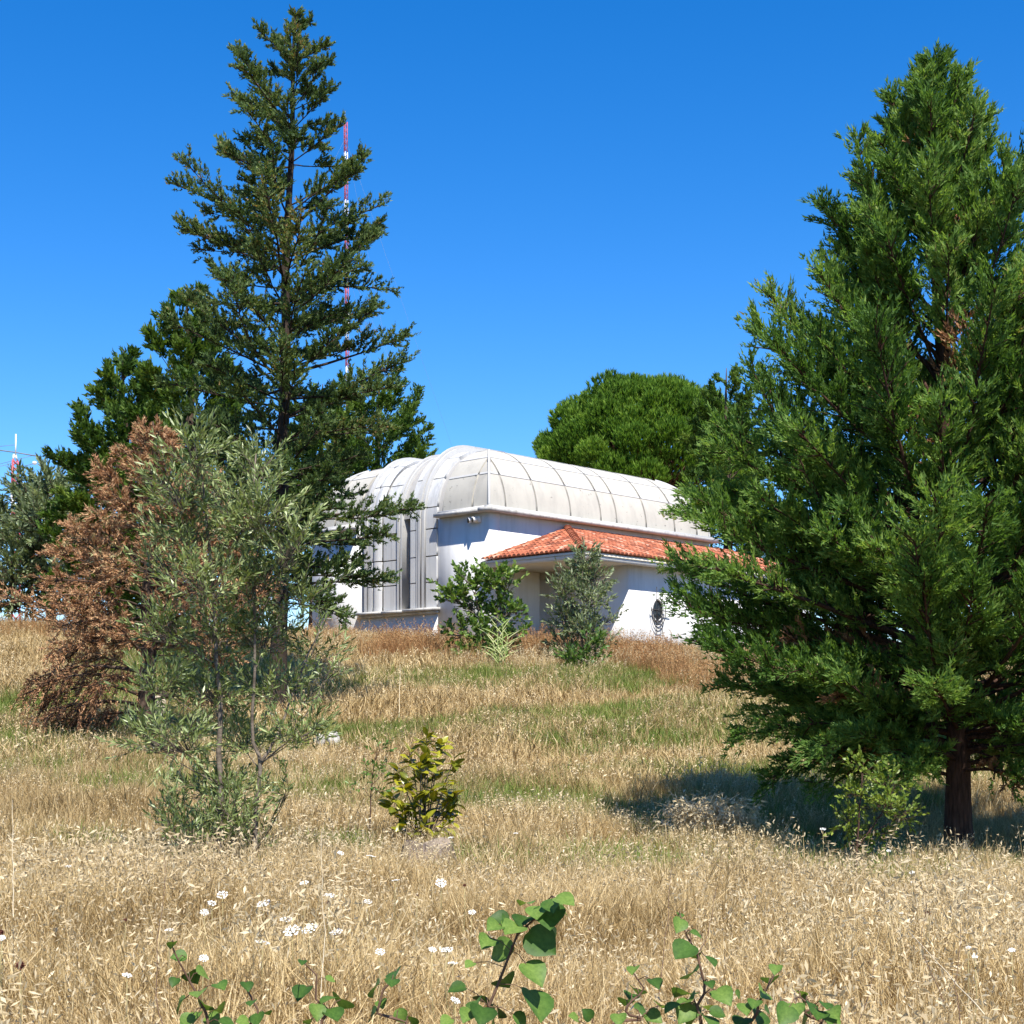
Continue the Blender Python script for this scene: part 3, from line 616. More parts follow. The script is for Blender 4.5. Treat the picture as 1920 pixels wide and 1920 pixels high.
# dark conifers behind
def dense(Y, prof_px, cx, n, k=1.0, e=(55, 24, 4)):
    ys = [p[0] for p in prof_px]; rr = [p[1] / F_PX * Y for p in prof_px]
    def fn(rg):
        out = []
        for i in range(n):
            f = (i + .5) / n; y = ys[0] + (ys[-1] - ys[0]) * f ** .85; az = i * 2.39996 + rg.normal(0, .3); r = np.interp(y, ys, rr) * rg.uniform(.72, 1.1)
            e0 = np.interp(f, [0, .4, 1], e) + rg.normal(0, 7); e1 = e0 + rg.normal(6, 8)
            ln = max(.6, r / max(.45, math.cos(math.radians((e0 + e1) / 2)))); z = CAM_Z + (HY - y) / F_PX * Y - ln * math.sin(math.radians((e0 + e1) / 2)) * .8
            out.append(dict(z=z, az=az, e0=e0, e1=e1, len=ln, fol=dict(tint0=.48 + rg.normal(0, .12))))
        return out
    return fn
DF = dict(width=1.0, nsec=52, per=34, ll=0.19, lw=0.040, ahead=.65, side=.65, up=.22, fan=.6, start=.3, tvar=.17, ref=3.0, tip=.45)
for nm, lab, bx, topx, topy, Y, pr, n, r0, sd in [
    ('cedar_tree', 'dark dense conifer just behind the tallest tree, on its left', 372, 350, 535, 42, [(540, 10), (600, 50), (700, 85), (800, 120), (900, 150), (1000, 160), (1160, 150)], 95, .26, 21),
    ('cedar_tree', 'broad dark conifer rising above the dead brown cypress', 235, 232, 655, 47, [(660, 8), (700, 45), (770, 90), (850, 130), (930, 150), (1020, 150), (1165, 125)], 95, .26, 22),
    ('cedar_tree', 'dark conifer behind the vaulted roof, right of the tallest tree', 700, 712, 690, 68, [(700, 35), (730, 75), (780, 100), (840, 118), (900, 130), (1000, 130), (1120, 120)], 95, .3, 23),
    ('cedar_tree', 'dark conifer hidden low between the tallest tree and the building', 590, 605, 720, 64, [(725, 30), (780, 60), (850, 85), (950, 100), (1100, 100)], 60, .3, 25),
    ('cedar_tree', 'dark conifer standing between the round pine and the large bright cypress', 1365, 1362, 690, 66, [(695, 15), (740, 50), (800, 75), (900, 95), (1000, 100), (1120, 90)], 80, .3, 24),
    ('cedar_tree', 'bright conifer partly cut off by the right edge of the photo', 2010, 1985, 420, 27, [(425, 10), (500, 70), (600, 110), (800, 150), (1000, 180), (1200, 170)], 70, .25, 26)]:
    conifer(nm, lab, ground_pt(bx, Y), PX(topx, topy, Y), r0, dense(Y, pr, bx, n), DF, M['bark'], M['cypress'] if sd == 26 else M['dark_con'], sd, group='dark conifers on the hill' if sd != 26 else None)

# the round stone pine behind the vaulted roof
def stone_pine():
    rg = np.random.default_rng(31); Y = 78.0; b = ground_pt(1215, Y); t = empty('stone_pine_tree', b, 'round topped stone pine with dense green dome behind the white roof', 'tree')
    c = PX(1212, 905, Y) - b; rx = 205 / F_PX * Y; rz = 200 / F_PX * Y
    m = MB(); m.tube(trunk_pts(np.array([0, 0, -.3]), c + np.array([0, 0, -.5]), rg, 8, .06), np.linspace(.42, .22, 8), 10); m.obj('trunk', M['bark_red'], t, True)
    n = 132
    for i in range(n):
        f = (i + .5) / n; el = math.asin(1 - f * 1.18) ; az = i * 2.39996 + rg.normal(0, .12)
        d = np.array([math.cos(el) * math.cos(az), math.cos(el) * math.sin(az), math.sin(el)])
        lc = c + d * np.array([rx, rx, rz]) * rg.uniform(.73, .92); lr = rg.uniform(.85, 1.25)
        m = MB(); A = c + np.array([0, 0, -1.2]); mid = A * .45 + lc * .55 + np.array([0, 0, -.3]); m.tube([A, mid, lc], [.10, .06, .025], 5, cap=False)
        bo = m.obj('limb', M['bark_red'], t, True)
        nt_ = 210; u = rand_unit(rg, nt_ * 2); u = u[(u * (d + np.array([0, 0, .5]))).sum(1) > -.25][:nt_]; k = len(u)
        pos = lc + u * lr * rg.uniform(.6, 1.0, (k, 1)) * np.array([1, 1, .8]); ax = norm(u * .45 + d * .3 + np.array([0, 0, 1.0]))
        per = 11; pk = np.repeat(pos, per, 0); ak = np.repeat(ax, per, 0); mm = len(pk)
        h = rg.random(mm); start = pk + ak * (h * .22)[:, None]; dr = norm(ak + rand_unit(rg, mm) * .55); ln = rg.uniform(.16, .30, mm)
        wn = norm(np.cross(dr, rand_unit(rg, mm))) * .030
        V = np.stack([start - wn, start + wn, start + dr * ln[:, None]], 1).reshape(-1, 3)
        ti = np.clip(.5 + rg.normal(0, .12) + np.repeat(rg.normal(0, .12, k), per) + rg.normal(0, .08, mm) + (h - .5) * .25, 0, 1)
        fm = MB(); fm.add(V, np.arange(3 * mm).reshape(-1, 3), np.repeat(ti, 3)); tag(fm.obj('needle_clump', M['pine'], bo), kind='stuff')
stone_pine()

# ------------------------------------------------------------------ broad leaved trees and shrubs
def leaves(mb, pos, dr, up, ln, wd, tint, fold=0.25):
    """kite leaves: base, two shoulders, tip"""
    s = norm(np.cross(dr, up)); nrm = np.cross(s, dr); ln = ln[:, None]; wd = wd[:, None]
    V = np.stack([pos, pos + dr * ln * .45 - s * wd + nrm * wd * fold, pos + dr * ln, pos + dr * ln * .45 + s * wd + nrm * wd * fold], 1).reshape(-1, 3)
    k = np.arange(len(pos)) * 4; mb.add(V, np.concatenate([np.stack([k, k + 1, k + 2], -1), np.stack([k, k + 2, k + 3], -1)]), np.repeat(tint, 4))

def broadleaf(name, label, base, stems, blobs, leafm, bark, seed, ll, lw, twl, per, cat='tree', group=None, up=0.5, spread=.8, twr=.004, tvar=.2, jit=.12, limb_r=.02):
    rg = np.random.default_rng(seed); base = np.array(base, float); t = empty(name, base, label, cat, group)
    S = []
    for pts, r in stems:
        P = np.array(pts, float) - base; n = 14; x = np.linspace(0, len(P) - 1, n)
        Pd = np.stack([np.interp(x, np.arange(len(P)), P[:, i]) for i in range(3)], -1); Pd[1:-1] += rg.normal(0, r[0] * .35, (n - 2, 3))
        rd = np.linspace(r[0], r[1], n); rd[0] *= 1.25; m = MB(); m.tube(Pd, rd, 8); m.obj('trunk', bark, t, True); S.append(Pd)
    S = np.concatenate(S)
    for (c, rad, ntw) in blobs:
        c = np.array(c, float) - base; rad = np.array(rad, float)
        cand = S.copy(); cost = np.linalg.norm((c - cand), axis=1) + np.where(cand[:, 2] > c[2] - .25 * np.linalg.norm((c - cand)[:, :2], axis=1) - rad[2] * .5, 3.0, 0) ; a = cand[cost.argmin()]
        m = MB(); mid = a * .5 + c * .5 + np.array([0, 0, -.06 * np.linalg.norm(c - a)]); lr = limb_r * (.6 + .5 * np.linalg.norm(c - a))
        x = np.linspace(0, 1, 7)[:, None]; Q = a * (1 - x) ** 2 + 2 * mid * x * (1 - x) + c * x ** 2; m.tube(Q, np.linspace(lr, lr * .35, 7), 5, cap=False)
        fm = MB(); u = rand_unit(rg, ntw); p = c + u * rad * rg.uniform(.15, .8, (ntw, 1)); d = norm(u * spread / rad * rad.mean() * np.array([1, 1, .7]) + np.array([0, 0, up]) + rg.normal(0, .25, (ntw, 3)))
        L_ = twl * rg.uniform(.6, 1.25, ntw)
        for j in range(ntw):
            e_ = p[j] + d[j] * L_[j]; back = p[j] * .5 + (c * .6 + a * .4) * .5
            m.tube([back, p[j], e_], [twr * 1.6, twr * 1.2, twr * .5], 3, cap=False)
        k = np.repeat(np.arange(ntw), per); mm = len(k); q = (np.tile(np.arange(per), ntw) + rg.random(mm)) / per
        pos = p[k] + d[k] * (L_[k] * q)[:, None]; side = norm(np.cross(d[k], rand_unit(rg, mm)))
        dr = norm(d[k] * (.55 + .6 * q)[:, None] + side * .85 * (1.05 - .6 * q)[:, None] + rg.normal(0, jit, (mm, 3)))
        ti = np.clip(.45 + rg.normal(0, .08) + rg.normal(0, tvar * .5, ntw)[k] + rg.normal(0, tvar, mm), 0, 1)
        leaves(fm, pos, dr, norm(rand_unit(rg, mm) + np.array([0, -.3, .6])), ll * rg.uniform(.65, 1.25, mm), lw * rg.uniform(.75, 1.25, mm), ti)
        bo = m.obj('limb', bark, t, True); tag(fm.obj('foliage', leafm, bo), kind='stuff')
    return t

def blobs_px(Y, lst, depth=0.8, seed=1, k=1.0):
    rg = np.random.default_rng(seed); out = []
    for (x, y, rx, ry, n) in lst:
        yy = Y + rg.uniform(-depth, depth); r = np.array([rx, 0, ry]) / F_PX * Y; r[1] = (r[0] + r[2]) / 2; out.append((PX(x, y, yy), r, int(n * k)))
    return out

Y = 14.3; b = ground_pt(412, Y); b2 = ground_pt(478, Y)
broadleaf('olive_tree', 'loose silver green olive tree with two thin stems in front of the dead cypress', b,
    [([b - [0, 0, .1], PX(415, 1450, Y), PX(408, 1280, Y), PX(395, 1050, Y), PX(372, 830, Y)], (.034, .008)),
     ([b2 - [0, 0, .1], PX(482, 1500, Y), PX(489, 1432, Y), PX(473, 1380, Y), PX(478, 1200, Y), PX(470, 1000, Y), PX(480, 850, Y)], (.026, .007)),
     ([PX(489, 1432, Y), PX(520, 1380, Y + .1), PX(560, 1270, Y + .2), PX(600, 1180, Y + .2)], (.017, .006)),
     ([PX(489, 1432, Y), PX(540, 1390, Y - .1), PX(580, 1330, Y - .1), PX(610, 1280, Y - .1)], (.009, .003))],
    blobs_px(Y, [(365, 860, 40, 50, 24), (330, 930, 45, 55, 26), (400, 935, 50, 55, 30), (480, 885, 35, 50, 24), (500, 960, 55, 55, 34), (445, 1000, 55, 55, 34), (350, 1010, 65, 55, 34), (550, 1030, 40, 55, 20), (290, 1060, 40, 50, 14),
        (380, 1100, 75, 55, 40), (480, 1090, 65, 55, 38), (560, 1120, 45, 55, 22), (310, 1190, 55, 45, 26), (400, 1200, 65, 55, 36), (500, 1200, 65, 55, 36), (585, 1225, 38, 38, 13), (300, 1290, 45, 40, 24), (400, 1300, 75, 45, 36), (520, 1300, 65, 45, 34), (605, 1270, 26, 26, 6),
        (330, 1395, 75, 38, 36), (450, 1390, 65, 38, 32), (560, 1380, 45, 36, 22), (275, 1390, 36, 28, 12), (395, 1480, 85, 36, 34), (335, 1545, 55, 36, 20), (410, 1575, 75, 36, 30), (400, 1590, 70, 36, 26), (345, 1575, 45, 30, 14), (475, 1590, 40, 30, 12), (440, 1530, 60, 40, 20), (540, 1490, 24, 14, 5), (430, 1505, 25, 25, 7)], .55, 3, 1.3),
    M['olive'], M['bark_grey'], 41, .088, .0095, .34, 18, up=.65, limb_r=.008, twr=.003)

# silver trees at the left edge of the hilltop
Y = 52.0; b = ground_pt(94, Y)
broadleaf('olive_tree', 'dense silver green tree on the hilltop at the far left', b, [([b - [0, 0, .2], PX(96, 1120, Y), PX(80, 1040, Y), PX(70, 960, Y)], (.2, .06))],
    blobs_px(Y, [(60, 930, 55, 40, 60), (100, 920, 35, 35, 40), (20, 980, 50, 50, 60), (80, 980, 60, 50, 70), (110, 960, 40, 50, 50), (40, 1030, 60, 45, 70), (95, 1040, 50, 45, 60), (20, 1080, 60, 40, 50), (70, 1090, 55, 35, 50), (-40, 1000, 55, 60, 50), (-50, 1070, 50, 50, 40), (100, 1100, 40, 25, 24), (8, 1130, 42, 26, 34), (50, 1132, 30, 22, 22)], 1.2, 4),
    M['silver'], M['bark'], 42, .24, .036, .8, 26, up=.5, limb_r=.03, twr=.012)
Y = 50.0; b = ground_pt(168, Y)
broadleaf('olive_tree', 'silver green treetop showing between dark conifer and dead cypress', b, [([b - [0, 0, .2], PX(165, 1060, Y), PX(160, 930, Y)], (.14, .04))],
    blobs_px(Y, [(158, 905, 26, 30, 30), (165, 960, 40, 40, 40), (170, 1030, 50, 40, 40), (150, 1090, 45, 30, 30)], .6, 5), M['silver'], M['bark'], 43, .26, .036, .7, 16, up=.6, limb_r=.025, twr=.012)

# shrubs in front of the building
Y = 42.2; b = ground_pt(905, Y)
broadleaf('leafy_shrub', 'fresh green broad leaved shrub in front of the white wall', b, [([b - [0, 0, .1], PX(905, 1180, Y), PX(890, 1110, Y)], (.05, .02)), ([b - [0, 0, .1], PX(930, 1170, Y), PX(950, 1100, Y)], (.04, .015))],
    blobs_px(Y, [(880, 1095, 38, 30, 34), (925, 1090, 36, 30, 34), (955, 1100, 22, 30, 18), (850, 1125, 22, 26, 18), (890, 1140, 44, 32, 40), (945, 1150, 38, 28, 34), (860, 1185, 26, 20, 16), (910, 1195, 44, 26, 38), (970, 1185, 26, 14, 12), (885, 1230, 40, 24, 34), (920, 1240, 36, 18, 22), (838, 1105, 10, 14, 5)], .35, 6),
    M['lightleaf'], M['bark_grey'], 44, .17, .05, .42, 11, 'shrub', up=.45, limb_r=.014, twr=.008, tvar=.24)
Y = 41.8; b = ground_pt(1092, Y)
broadleaf('olive_tree', 'slim young grey green olive tree in front of the tiled porch', b, [([b - [0, 0, .1], PX(1092, 1180, Y), PX(1094, 1060, Y)], (.05, .012)), ([b - [0, 0, .1], PX(1070, 1190, Y), PX(1060, 1110, Y)], (.03, .01))],
    blobs_px(Y, [(1095, 1045, 22, 26, 26), (1085, 1085, 40, 32, 46), (1120, 1085, 26, 32, 30), (1065, 1110, 32, 28, 34), (1110, 1130, 36, 32, 42), (1060, 1160, 30, 30, 34), (1100, 1180, 42, 32, 46), (1145, 1160, 18, 24, 9), (1060, 1210, 36, 26, 32), (1120, 1215, 40, 28, 30)], .35, 7),
    M['silver'], M['bark_grey'], 45, .15, .022, .42, 16, up=.55, limb_r=.012, twr=.008)
Y = 40.4; b = ground_pt(1085, Y)
broadleaf('leafy_shrub', 'low bright green bush at the foot of the slim young olive', b, [([b - [0, 0, .1], PX(1085, 1240, Y)], (.03, .012))],
    blobs_px(Y, [(1070, 1235, 30, 22, 24), (1105, 1240, 26, 22, 22), (1085, 1265, 36, 20, 28), (1110, 1210, 22, 16, 10)], .3, 8), M['broad'], M['bark_grey'], 46, .15, .032, .36, 12, 'shrub', up=.7, limb_r=.01, twr=.007)
# thin sapling in front of the large cypress
Y = 14.0; b = ground_pt(1602, Y)
broadleaf('sapling', 'thin light green sapling in front of the large cypress shadow', b, [([b - [0, 0, .1], PX(1606, 1620, Y), PX(1610, 1540, Y), PX(1618, 1450, Y)], (.016, .005)), ([PX(1608, 1590, Y), PX(1650, 1530, Y), PX(1680, 1470, Y)], (.008, .004))],
    blobs_px(Y, [(1615, 1440, 28, 18, 12), (1660, 1470, 36, 22, 18), (1600, 1490, 30, 22, 16), (1640, 1510, 38, 26, 26), (1690, 1530, 34, 20, 18), (1590, 1540, 36, 20, 18), (1640, 1560, 44, 18, 20), (1600, 1580, 24, 14, 8), (1670, 1510, 30, 20, 12), (1630, 1625, 16, 7, 3), (1592, 1632, 9, 8, 3)], .25, 9),
    M['lime'], M['bark_red'], 47, .052, .0135, .16, 10, 'sapling', up=.3, limb_r=.006, twr=.0022)
Y = 17.0; b = ground_pt(690, Y)
broadleaf('sapling', 'small wispy seedling with dark leaves left of the yellow bush', b, [([b - [0, 0, .05], PX(697, 1460, Y), PX(706, 1410, Y)], (.009, .004))],
    blobs_px(Y, [(712, 1405, 14, 18, 6), (695, 1440, 18, 14, 6), (718, 1450, 14, 14, 5), (680, 1475, 16, 10, 4), (705, 1480, 16, 12, 4)], .12, 10), M['broad'], M['bark_red'], 48, .062, .013, .16, 7, 'sapling', up=.4, limb_r=.006, twr=.002)

# ------------------------------------------------------------------ plants whose leaves show one by one
def leaf_mesh(name, mat, outline, fold=0.12, curl=0.15, tint=0.5, n=None):
    """outline: list of (t along, half width); a leaf of length 1 along +y with a folded midrib"""
    mb = MB(); V = []; k = len(outline)
    for t, h in outline:
        z = -curl * t * t; V += [(0, t, z), (-h, t, z + fold * h * 2), (h, t, z + fold * h * 2)]
    F = []
    for i in range(k - 1):
        a, b = 3 * i, 3 * i + 3; F += [(a, a + 1, b + 1, b), (a, b, b + 2, a + 2)]
    mb.add(V, F, np.clip(np.tile([tint + .22, tint - .06, tint - .03], k), 0, 1)); return mb.mesh(name, mat, True)
ELL = [(0, .01), (.12, .12), (.3, .22), (.55, .25), (.8, .17), (.93, .08), (1, .005)]
ROUND = [(-.10, .16), (0, .34), (.15, .47), (.38, .54), (.62, .46), (.82, .26), (.95, .09), (1.02, .005)]
BLADE = [(0, .025), (.2, .036), (.5, .032), (.8, .017), (1, .002)]
def place_leaf(me, parent, base, d, nrm, scale, roll=0.0):
    d = Vector(d).normalized(); n = Vector(nrm); x = d.cross(n).normalized(); z = x.cross(d); m = Matrix((x, d, z)).transposed()
    o = link_obj('leaf', me, parent, base); o.rotation_euler = (m @ Matrix.Rotation(roll, 3, 'Y')).to_euler(); o.scale = (scale,) * 3; return o

rg = np.random.default_rng(77)
ylm = [leaf_mesh('leaf', M['yellow'], ELL, .15, c, t) for c, t in ((.1, .35), (.2, .55), (.3, .75), (.15, .95), (.25, .15))]
Y = 17.5; b = ground_pt(795, Y); yb = empty('yellow_shrub', b, 'yellow green shrub with big glossy leaves in the middle of the dry slope', 'shrub')
stems = [(800, 1375), (826, 1392), (770, 1410), (850, 1425), (745, 1440), (790, 1425), (815, 1440), (765, 1460), (840, 1465), (735, 1490), (780, 1485), (812, 1480), (850, 1490), (755, 1510), (795, 1505), (830, 1510), (770, 1525), (845, 1520), (790, 1445), (805, 1410), (758, 1538), (836, 1542), (797, 1540)]
for i, (x, y) in enumerate(stems):
    p = PX(x, y, Y + rg.uniform(-.22, .22)) - b; a = np.array([rg.normal(0, .03), rg.normal(0, .03), 0.02])
    m = MB(); m.tube([a, a * .5 + p * .5 + np.array([0, 0, .08]), p], [.010, .008, .004], 5, cap=False); m.obj('stem', M['bark_grey'], yb, True)
    for k in range(13):
        az = k * 2.4 + rg.normal(0, .3); el = rg.uniform(-.45, 1.1); d = (math.cos(az) * math.cos(el) + p[0] * .5, math.sin(az) * math.cos(el) + p[1] * .4, math.sin(el))
        place_leaf(ylm[rg.integers(5)], yb, p - np.array([0, 0, .014 * k]), d, (rg.normal(0, .3), rg.normal(-.2, .3), 1), rg.uniform(.12, .205))

rm = [leaf_mesh('leaf', M['reed'], BLADE, .3, c, t) for c, t in ((.35, .3), (.6, .55), (.2, .8), (.45, 1.0))]
Y = 40.0; b = ground_pt(938, Y); rp = empty('variegated_reed', b, 'pale striped reed with long arching blades below the leafy shrub', 'plant')
for dx, hh in ((-6, 75), (5, 80), (14, 60), (-14, 55)):
    p = PX(938 + dx, 1290 - hh, Y) - b; p[2] = hh / F_PX * Y + .1
    m = MB(); m.tube([(dx * .006, 0, -.05), p * np.array([.7, 1, .5]), p], [.02, .016, .008], 5); m.obj('stem', M['reed'], rp, True)
    for k in range(9):
        f = .2 + .8 * k / 8; q = p * f; az = (0 if k % 2 else math.pi) + rg.normal(0, .5); el = rg.uniform(.7, 1.2); d = (math.cos(az) * math.cos(el), math.sin(az) * math.cos(el) - .15, math.sin(el))
        place_leaf(rm[rg.integers(4)], rp, q, d, (-d[0], -.6, .4), rg.uniform(.40, .68) * (1.1 - .3 * f))

vm = [leaf_mesh('leaf', M['vine'], ROUND, .16, c, t) for c, t in ((.1, .3), (.25, .5), (.35, .7), (.15, .9), (.3, .15))]
VP = [
 ('leafy round leaved sprout at the lower left, lit from above', 4.5, (372, 1960), [(322,1770,18),(335,1793,25),(327,1840,18),(360,1830,30),(380,1826,28),(372,1862,28),(385,1884,30),(413,1847,26),(410,1893,32),(337,1883,28),(350,1913,26),(398,1912,26),(425,1918,24),(366,1905,24)]),
 ('round leaved sprout with few leaves, second from the left', 4.6, (475, 1960), [(463,1847,20),(483,1910,26),(455,1915,22),(500,1900,18),(472,1880,16)]),
 ('small round leaved sprout below the row of white flower heads', 4.6, (592, 1960), [(567,1857,30),(617,1873,28),(567,1803,14),(620,1837,18),(595,1895,28),(640,1880,40),(626,1902,36),(580,1912,24)]),
 ('sparse round leaved sprout between white flowers near the bottom edge', 4.6, (720, 1970), [(701,1855,36),(740,1826,26),(735,1842,22),(699,1904,30),(772,1912,30),(715,1880,20),(752,1905,24)]),
 ('tallest round leaved sprout with its top cluster of pale leaves', 4.5, (950, 1990), [(985,1691,30),(1037,1693,40),(1058,1688,34),(1052,1704,30),(1030,1717,46),(983,1722,36),(1008,1708,34),(962,1740,40),(938,1722,30),(928,1734,30),(950,1728,26),(1014,1766,50),(1040,1753,26),(915,1763,30),(941,1782,40),(881,1808,18),(1001,1821,46),(1006,1878,56),(946,1839,40),(858,1852,28),(907,1878,34),(905,1899,42),(938,1896,32),(925,1905,40),(837,1914,22),(880,1900,30),(890,1880,26),(975,1912,26)]),
 ('low dark round leaved sprout right of the tallest one', 4.5, (1200, 1975), [(1187,1816,22),(1193,1857,32),(1228,1841,22),(1173,1879,28),(1183,1868,26),(1205,1902,38),(1242,1885,30),(1225,1905,26),(1102,1902,22),(1076,1908,20),(1160,1908,24)]),
 ('tall single stemmed sprout with paired round leaves, right of centre', 4.4, (1335, 1975), [(1275,1715,13),(1275,1732,24),(1292,1749,14),(1306,1752,20),(1283,1782,38),(1308,1791,22),(1332,1802,28),(1298,1825,40),(1331,1844,18),(1355,1865,38),(1283,1862,42),(1290,1872,32),(1260,1888,30),(1288,1894,40),(1322,1888,32),(1328,1911,34),(1345,1900,26),(1384,1865,16),(1300,1912,30)]),
 ('round leaved sprout with a thin upright tip, second from the right', 4.4, (1425, 1975), [(1398,1888,28),(1431,1862,30),(1444,1836,28),(1454,1815,22),(1422,1905,36),(1391,1914,30),(1415,1880,22),(1440,1898,24)]),
 ('dense dark round leaved sprout nearest the lower right corner', 4.4, (1525, 1975), [(1500,1862,24),(1508,1880,30),(1548,1885,22),(1474,1900,36),(1534,1902,32),(1560,1897,28),(1508,1919,40),(1492,1890,26),(1522,1888,26),(1550,1910,26),(1565,1912,20)])]
for lab, Y, (bx, by), lv in VP:
    b = ground_pt(bx, Y); vp = empty('leafy_sprout', b, lab, 'plant', 'round leaved sprouts in the foreground')
    hi = min(v[1] for v in lv); tops = [v for v in lv if v[1] < hi + 12]
    tp = PX(np.mean([v[0] for v in tops]), hi, Y) - b; st = [np.array([0, 0, -.05])]
    order = sorted(lv, key=lambda v: -v[1]); k = max(2, len(order) // 4)
    for i in range(0, len(order), k): g = order[i:i + k]; st.append(PX(np.mean([v[0] for v in g]), np.mean([v[1] for v in g]) + 8, Y) - b)
    st.append(tp); st = np.array(st); xs = np.linspace(0, len(st) - 1, 16); P = np.stack([np.interp(xs, np.arange(len(st)), st[:, i]) for i in range(3)], -1)
    m = MB(); m.tube(P, np.linspace(.006, .002, 16), 6); m.obj('stem', M['twig_brown'], vp, True)
    for (x, y, wpx) in lv:
        yy = Y + rg.uniform(-.14, .14); c = PX(x, y, yy) - b; s = P[np.linalg.norm(P - c, axis=1).argmin()]; size = wpx / F_PX * Y * 1.14
        d = c - s; d[1] += rg.normal(-.02, .05); d = d / max(1e-6, np.linalg.norm(d)) + np.array([rg.normal(0, .3), rg.normal(-.25, .3), -.35]); d = d / np.linalg.norm(d)
        base = c - d * size * .45
        place_leaf(vm[rg.integers(5)], vp, base, d, (rg.normal(0, .5), rg.normal(-.7, .35), 1.0), size * rg.uniform(.95, 1.15))
        m = MB(); m.tube([s, (s + base) / 2 + np.array([0, 0, .01]), base], .0016, 4, cap=False); m.obj('leaf_stalk', M['twig_brown'], vp, True)

# ------------------------------------------------------------------ wild carrot flowers and seed heads
def umbel_mesh(seed):
    rg = np.random.default_rng(seed); mb = MB(); pts = [(0, 0)] + [(.46, a) for a in np.arange(6) * 1.047 + .2] + [(.86, a) for a in np.arange(11) * .571 + .1]
    for r, a in pts:
        r += rg.normal(0, .05); a += rg.normal(0, .1); c = np.array([r * math.cos(a), r * math.sin(a), .10 - .13 * r * r + rg.normal(0, .03)]); s = rg.uniform(.17, .25)
        th = np.arange(7) * 2 * math.pi / 7 + rg.random(); ring = [c + np.array([s * math.cos(t) * rg.uniform(.75, 1.15), s * math.sin(t) * rg.uniform(.75, 1.15), rg.normal(-.03, .02)]) for t in th]
        mb.add([c + [0, 0, .05]] + ring, [(0, 1 + i, 1 + (i + 1) % 7) for i in range(7)], rg.uniform(.2, 1))
        mb.tube([(0, 0, -.45), c * .6 + np.array([0, 0, -.16]), c - [0, 0, .02]], .012, 3, .3, cap=False, mi=1)
    return mb.mesh('flower_head', [M['white_flower'], M['broad']])
def seed_mesh():
    rg = np.random.default_rng(3); mb = MB(); n = 130; u = rand_unit(rg, n); u[:, 2] = u[:, 2] * .8
    s = norm(np.cross(u, rand_unit(rg, n))) * .16; V = np.stack([u * .55 - s, u * .55 + s, u * rg.uniform(.8, 1.15, (n, 1)) + rand_unit(rg, n) * .1], 1).reshape(-1, 3)
    mb.add(V, np.arange(3 * n).reshape(-1, 3), np.repeat(rg.random(n), 3))
    th = np.linspace(0, 2 * np.pi, 9)[:-1]; mb.tube([(0, 0, -.7), (0, 0, -.35), (0, 0, .1), (0, 0, .5)], [.08, .5, .62, .3], 8, .3); return mb.mesh('seed_head', M['brown_seed'])
um = [umbel_mesh(s) for s in (1, 2, 3)]; sm = seed_mesh()
smb = MB(); smb.tube([(0, 0, -1), (.012, .01, -.6), (-.008, 0, -.25), (0, 0, 0)], [.0035, .003, .0025, .002], 5); M['dry_stem'] = solid_mat('dry green stem', (0.20, 0.17, 0.07), (0.32, 0.26, 0.12), 12, .7, 0)
stem_me = smb.mesh('stem', M['dry_stem'], True)
FLW = [(570,1655,19,'white wild carrot flower upper right of the leafy olive base, alone in pale straw'),(417,1677,21,'white wild carrot flower below the olive trunk, uppermost of three close together'),(397,1693,17,'white wild carrot flower below the olive trunk, middle of three close together'),(383,1710,18,'white wild carrot flower below the olive trunk, lowest of three close together'),
 (494,1693,26,'flat white wild carrot flower midway between the olive and the row of flowers'),(618,1678,22,'tilted white wild carrot flower beside a tall dry stalk and brown tuft'),(537,1723,28,'white wild carrot flower just above the row of white heads'),(547,1745,34,'broad white wild carrot flower, left half of the touching pair'),(580,1741,36,'broad white wild carrot flower, right half of the touching pair'),(630,1747,26,'flat white wild carrot flower just right of the touching pair'),
 (492,1766,30,'long flat white wild carrot flower just left below the touching pair'),(317,1743,17,'white wild carrot flower at a tall brown stalk above the left sprout'),(382,1796,20,'white wild carrot flower right above the left sprout leaves'),(238,1828,20,'white wild carrot flower left of the leafy sprout, nearest the lower left'),(3,1758,16,'white wild carrot flower cut by the left photo edge'),(127,1624,14,'small white wild carrot flower in straw at the far left'),
 (639,1599,13,'small white wild carrot flower below the bright green grass tuft'),(696,1605,20,'white wild carrot flower between the green tuft and the tree stump'),(742,1650,16,'faint white wild carrot flower below the old tree stump'),(827,1655,21,'bright round white wild carrot flower below right of the stump'),(690,1690,16,'faded white wild carrot flower in pale straw below the stump'),(885,1710,16,'small white wild carrot flower left of the tallest sprout'),(713,1784,19,'white wild carrot flower left of the two clustered heads'),
 (811,1780,16,'small white wild carrot flower touching the larger head beside it'),(838,1780,24,'large white wild carrot flower of the cluster left of the tallest sprout'),(849,1805,20,'white wild carrot flower just below the larger clustered head'),(854,1875,22,'white wild carrot flower low among the round leaves'),(845,1570,11,'tiny white wild carrot flower right beside the stump'),(967,1562,10,'tiny white wild carrot flower on the slope right of the yellow bush'),
 (1543,1554,12,'tiny white wild carrot flower at the dark shade edge left of the sapling'),(1710,1636,11,'white wild carrot flower right of the sapling stem, upper of two'),(1713,1654,11,'white wild carrot flower right of the sapling stem, lower of two'),(1689,1712,11,'white wild carrot flower below right of the sapling, lower of a pair'),(1664,1690,10,'white wild carrot flower below right of the sapling, upper of a pair'),(1816,1776,11,'white wild carrot flower beside the long pale fallen stalk, upper'),(1828,1793,12,'white wild carrot flower beside the long pale fallen stalk, lower'),(1897,1781,14,'white wild carrot flower by the right photo edge'),(1666,1595,9,'tiny white wild carrot flower in the shade left of the big trunk')]
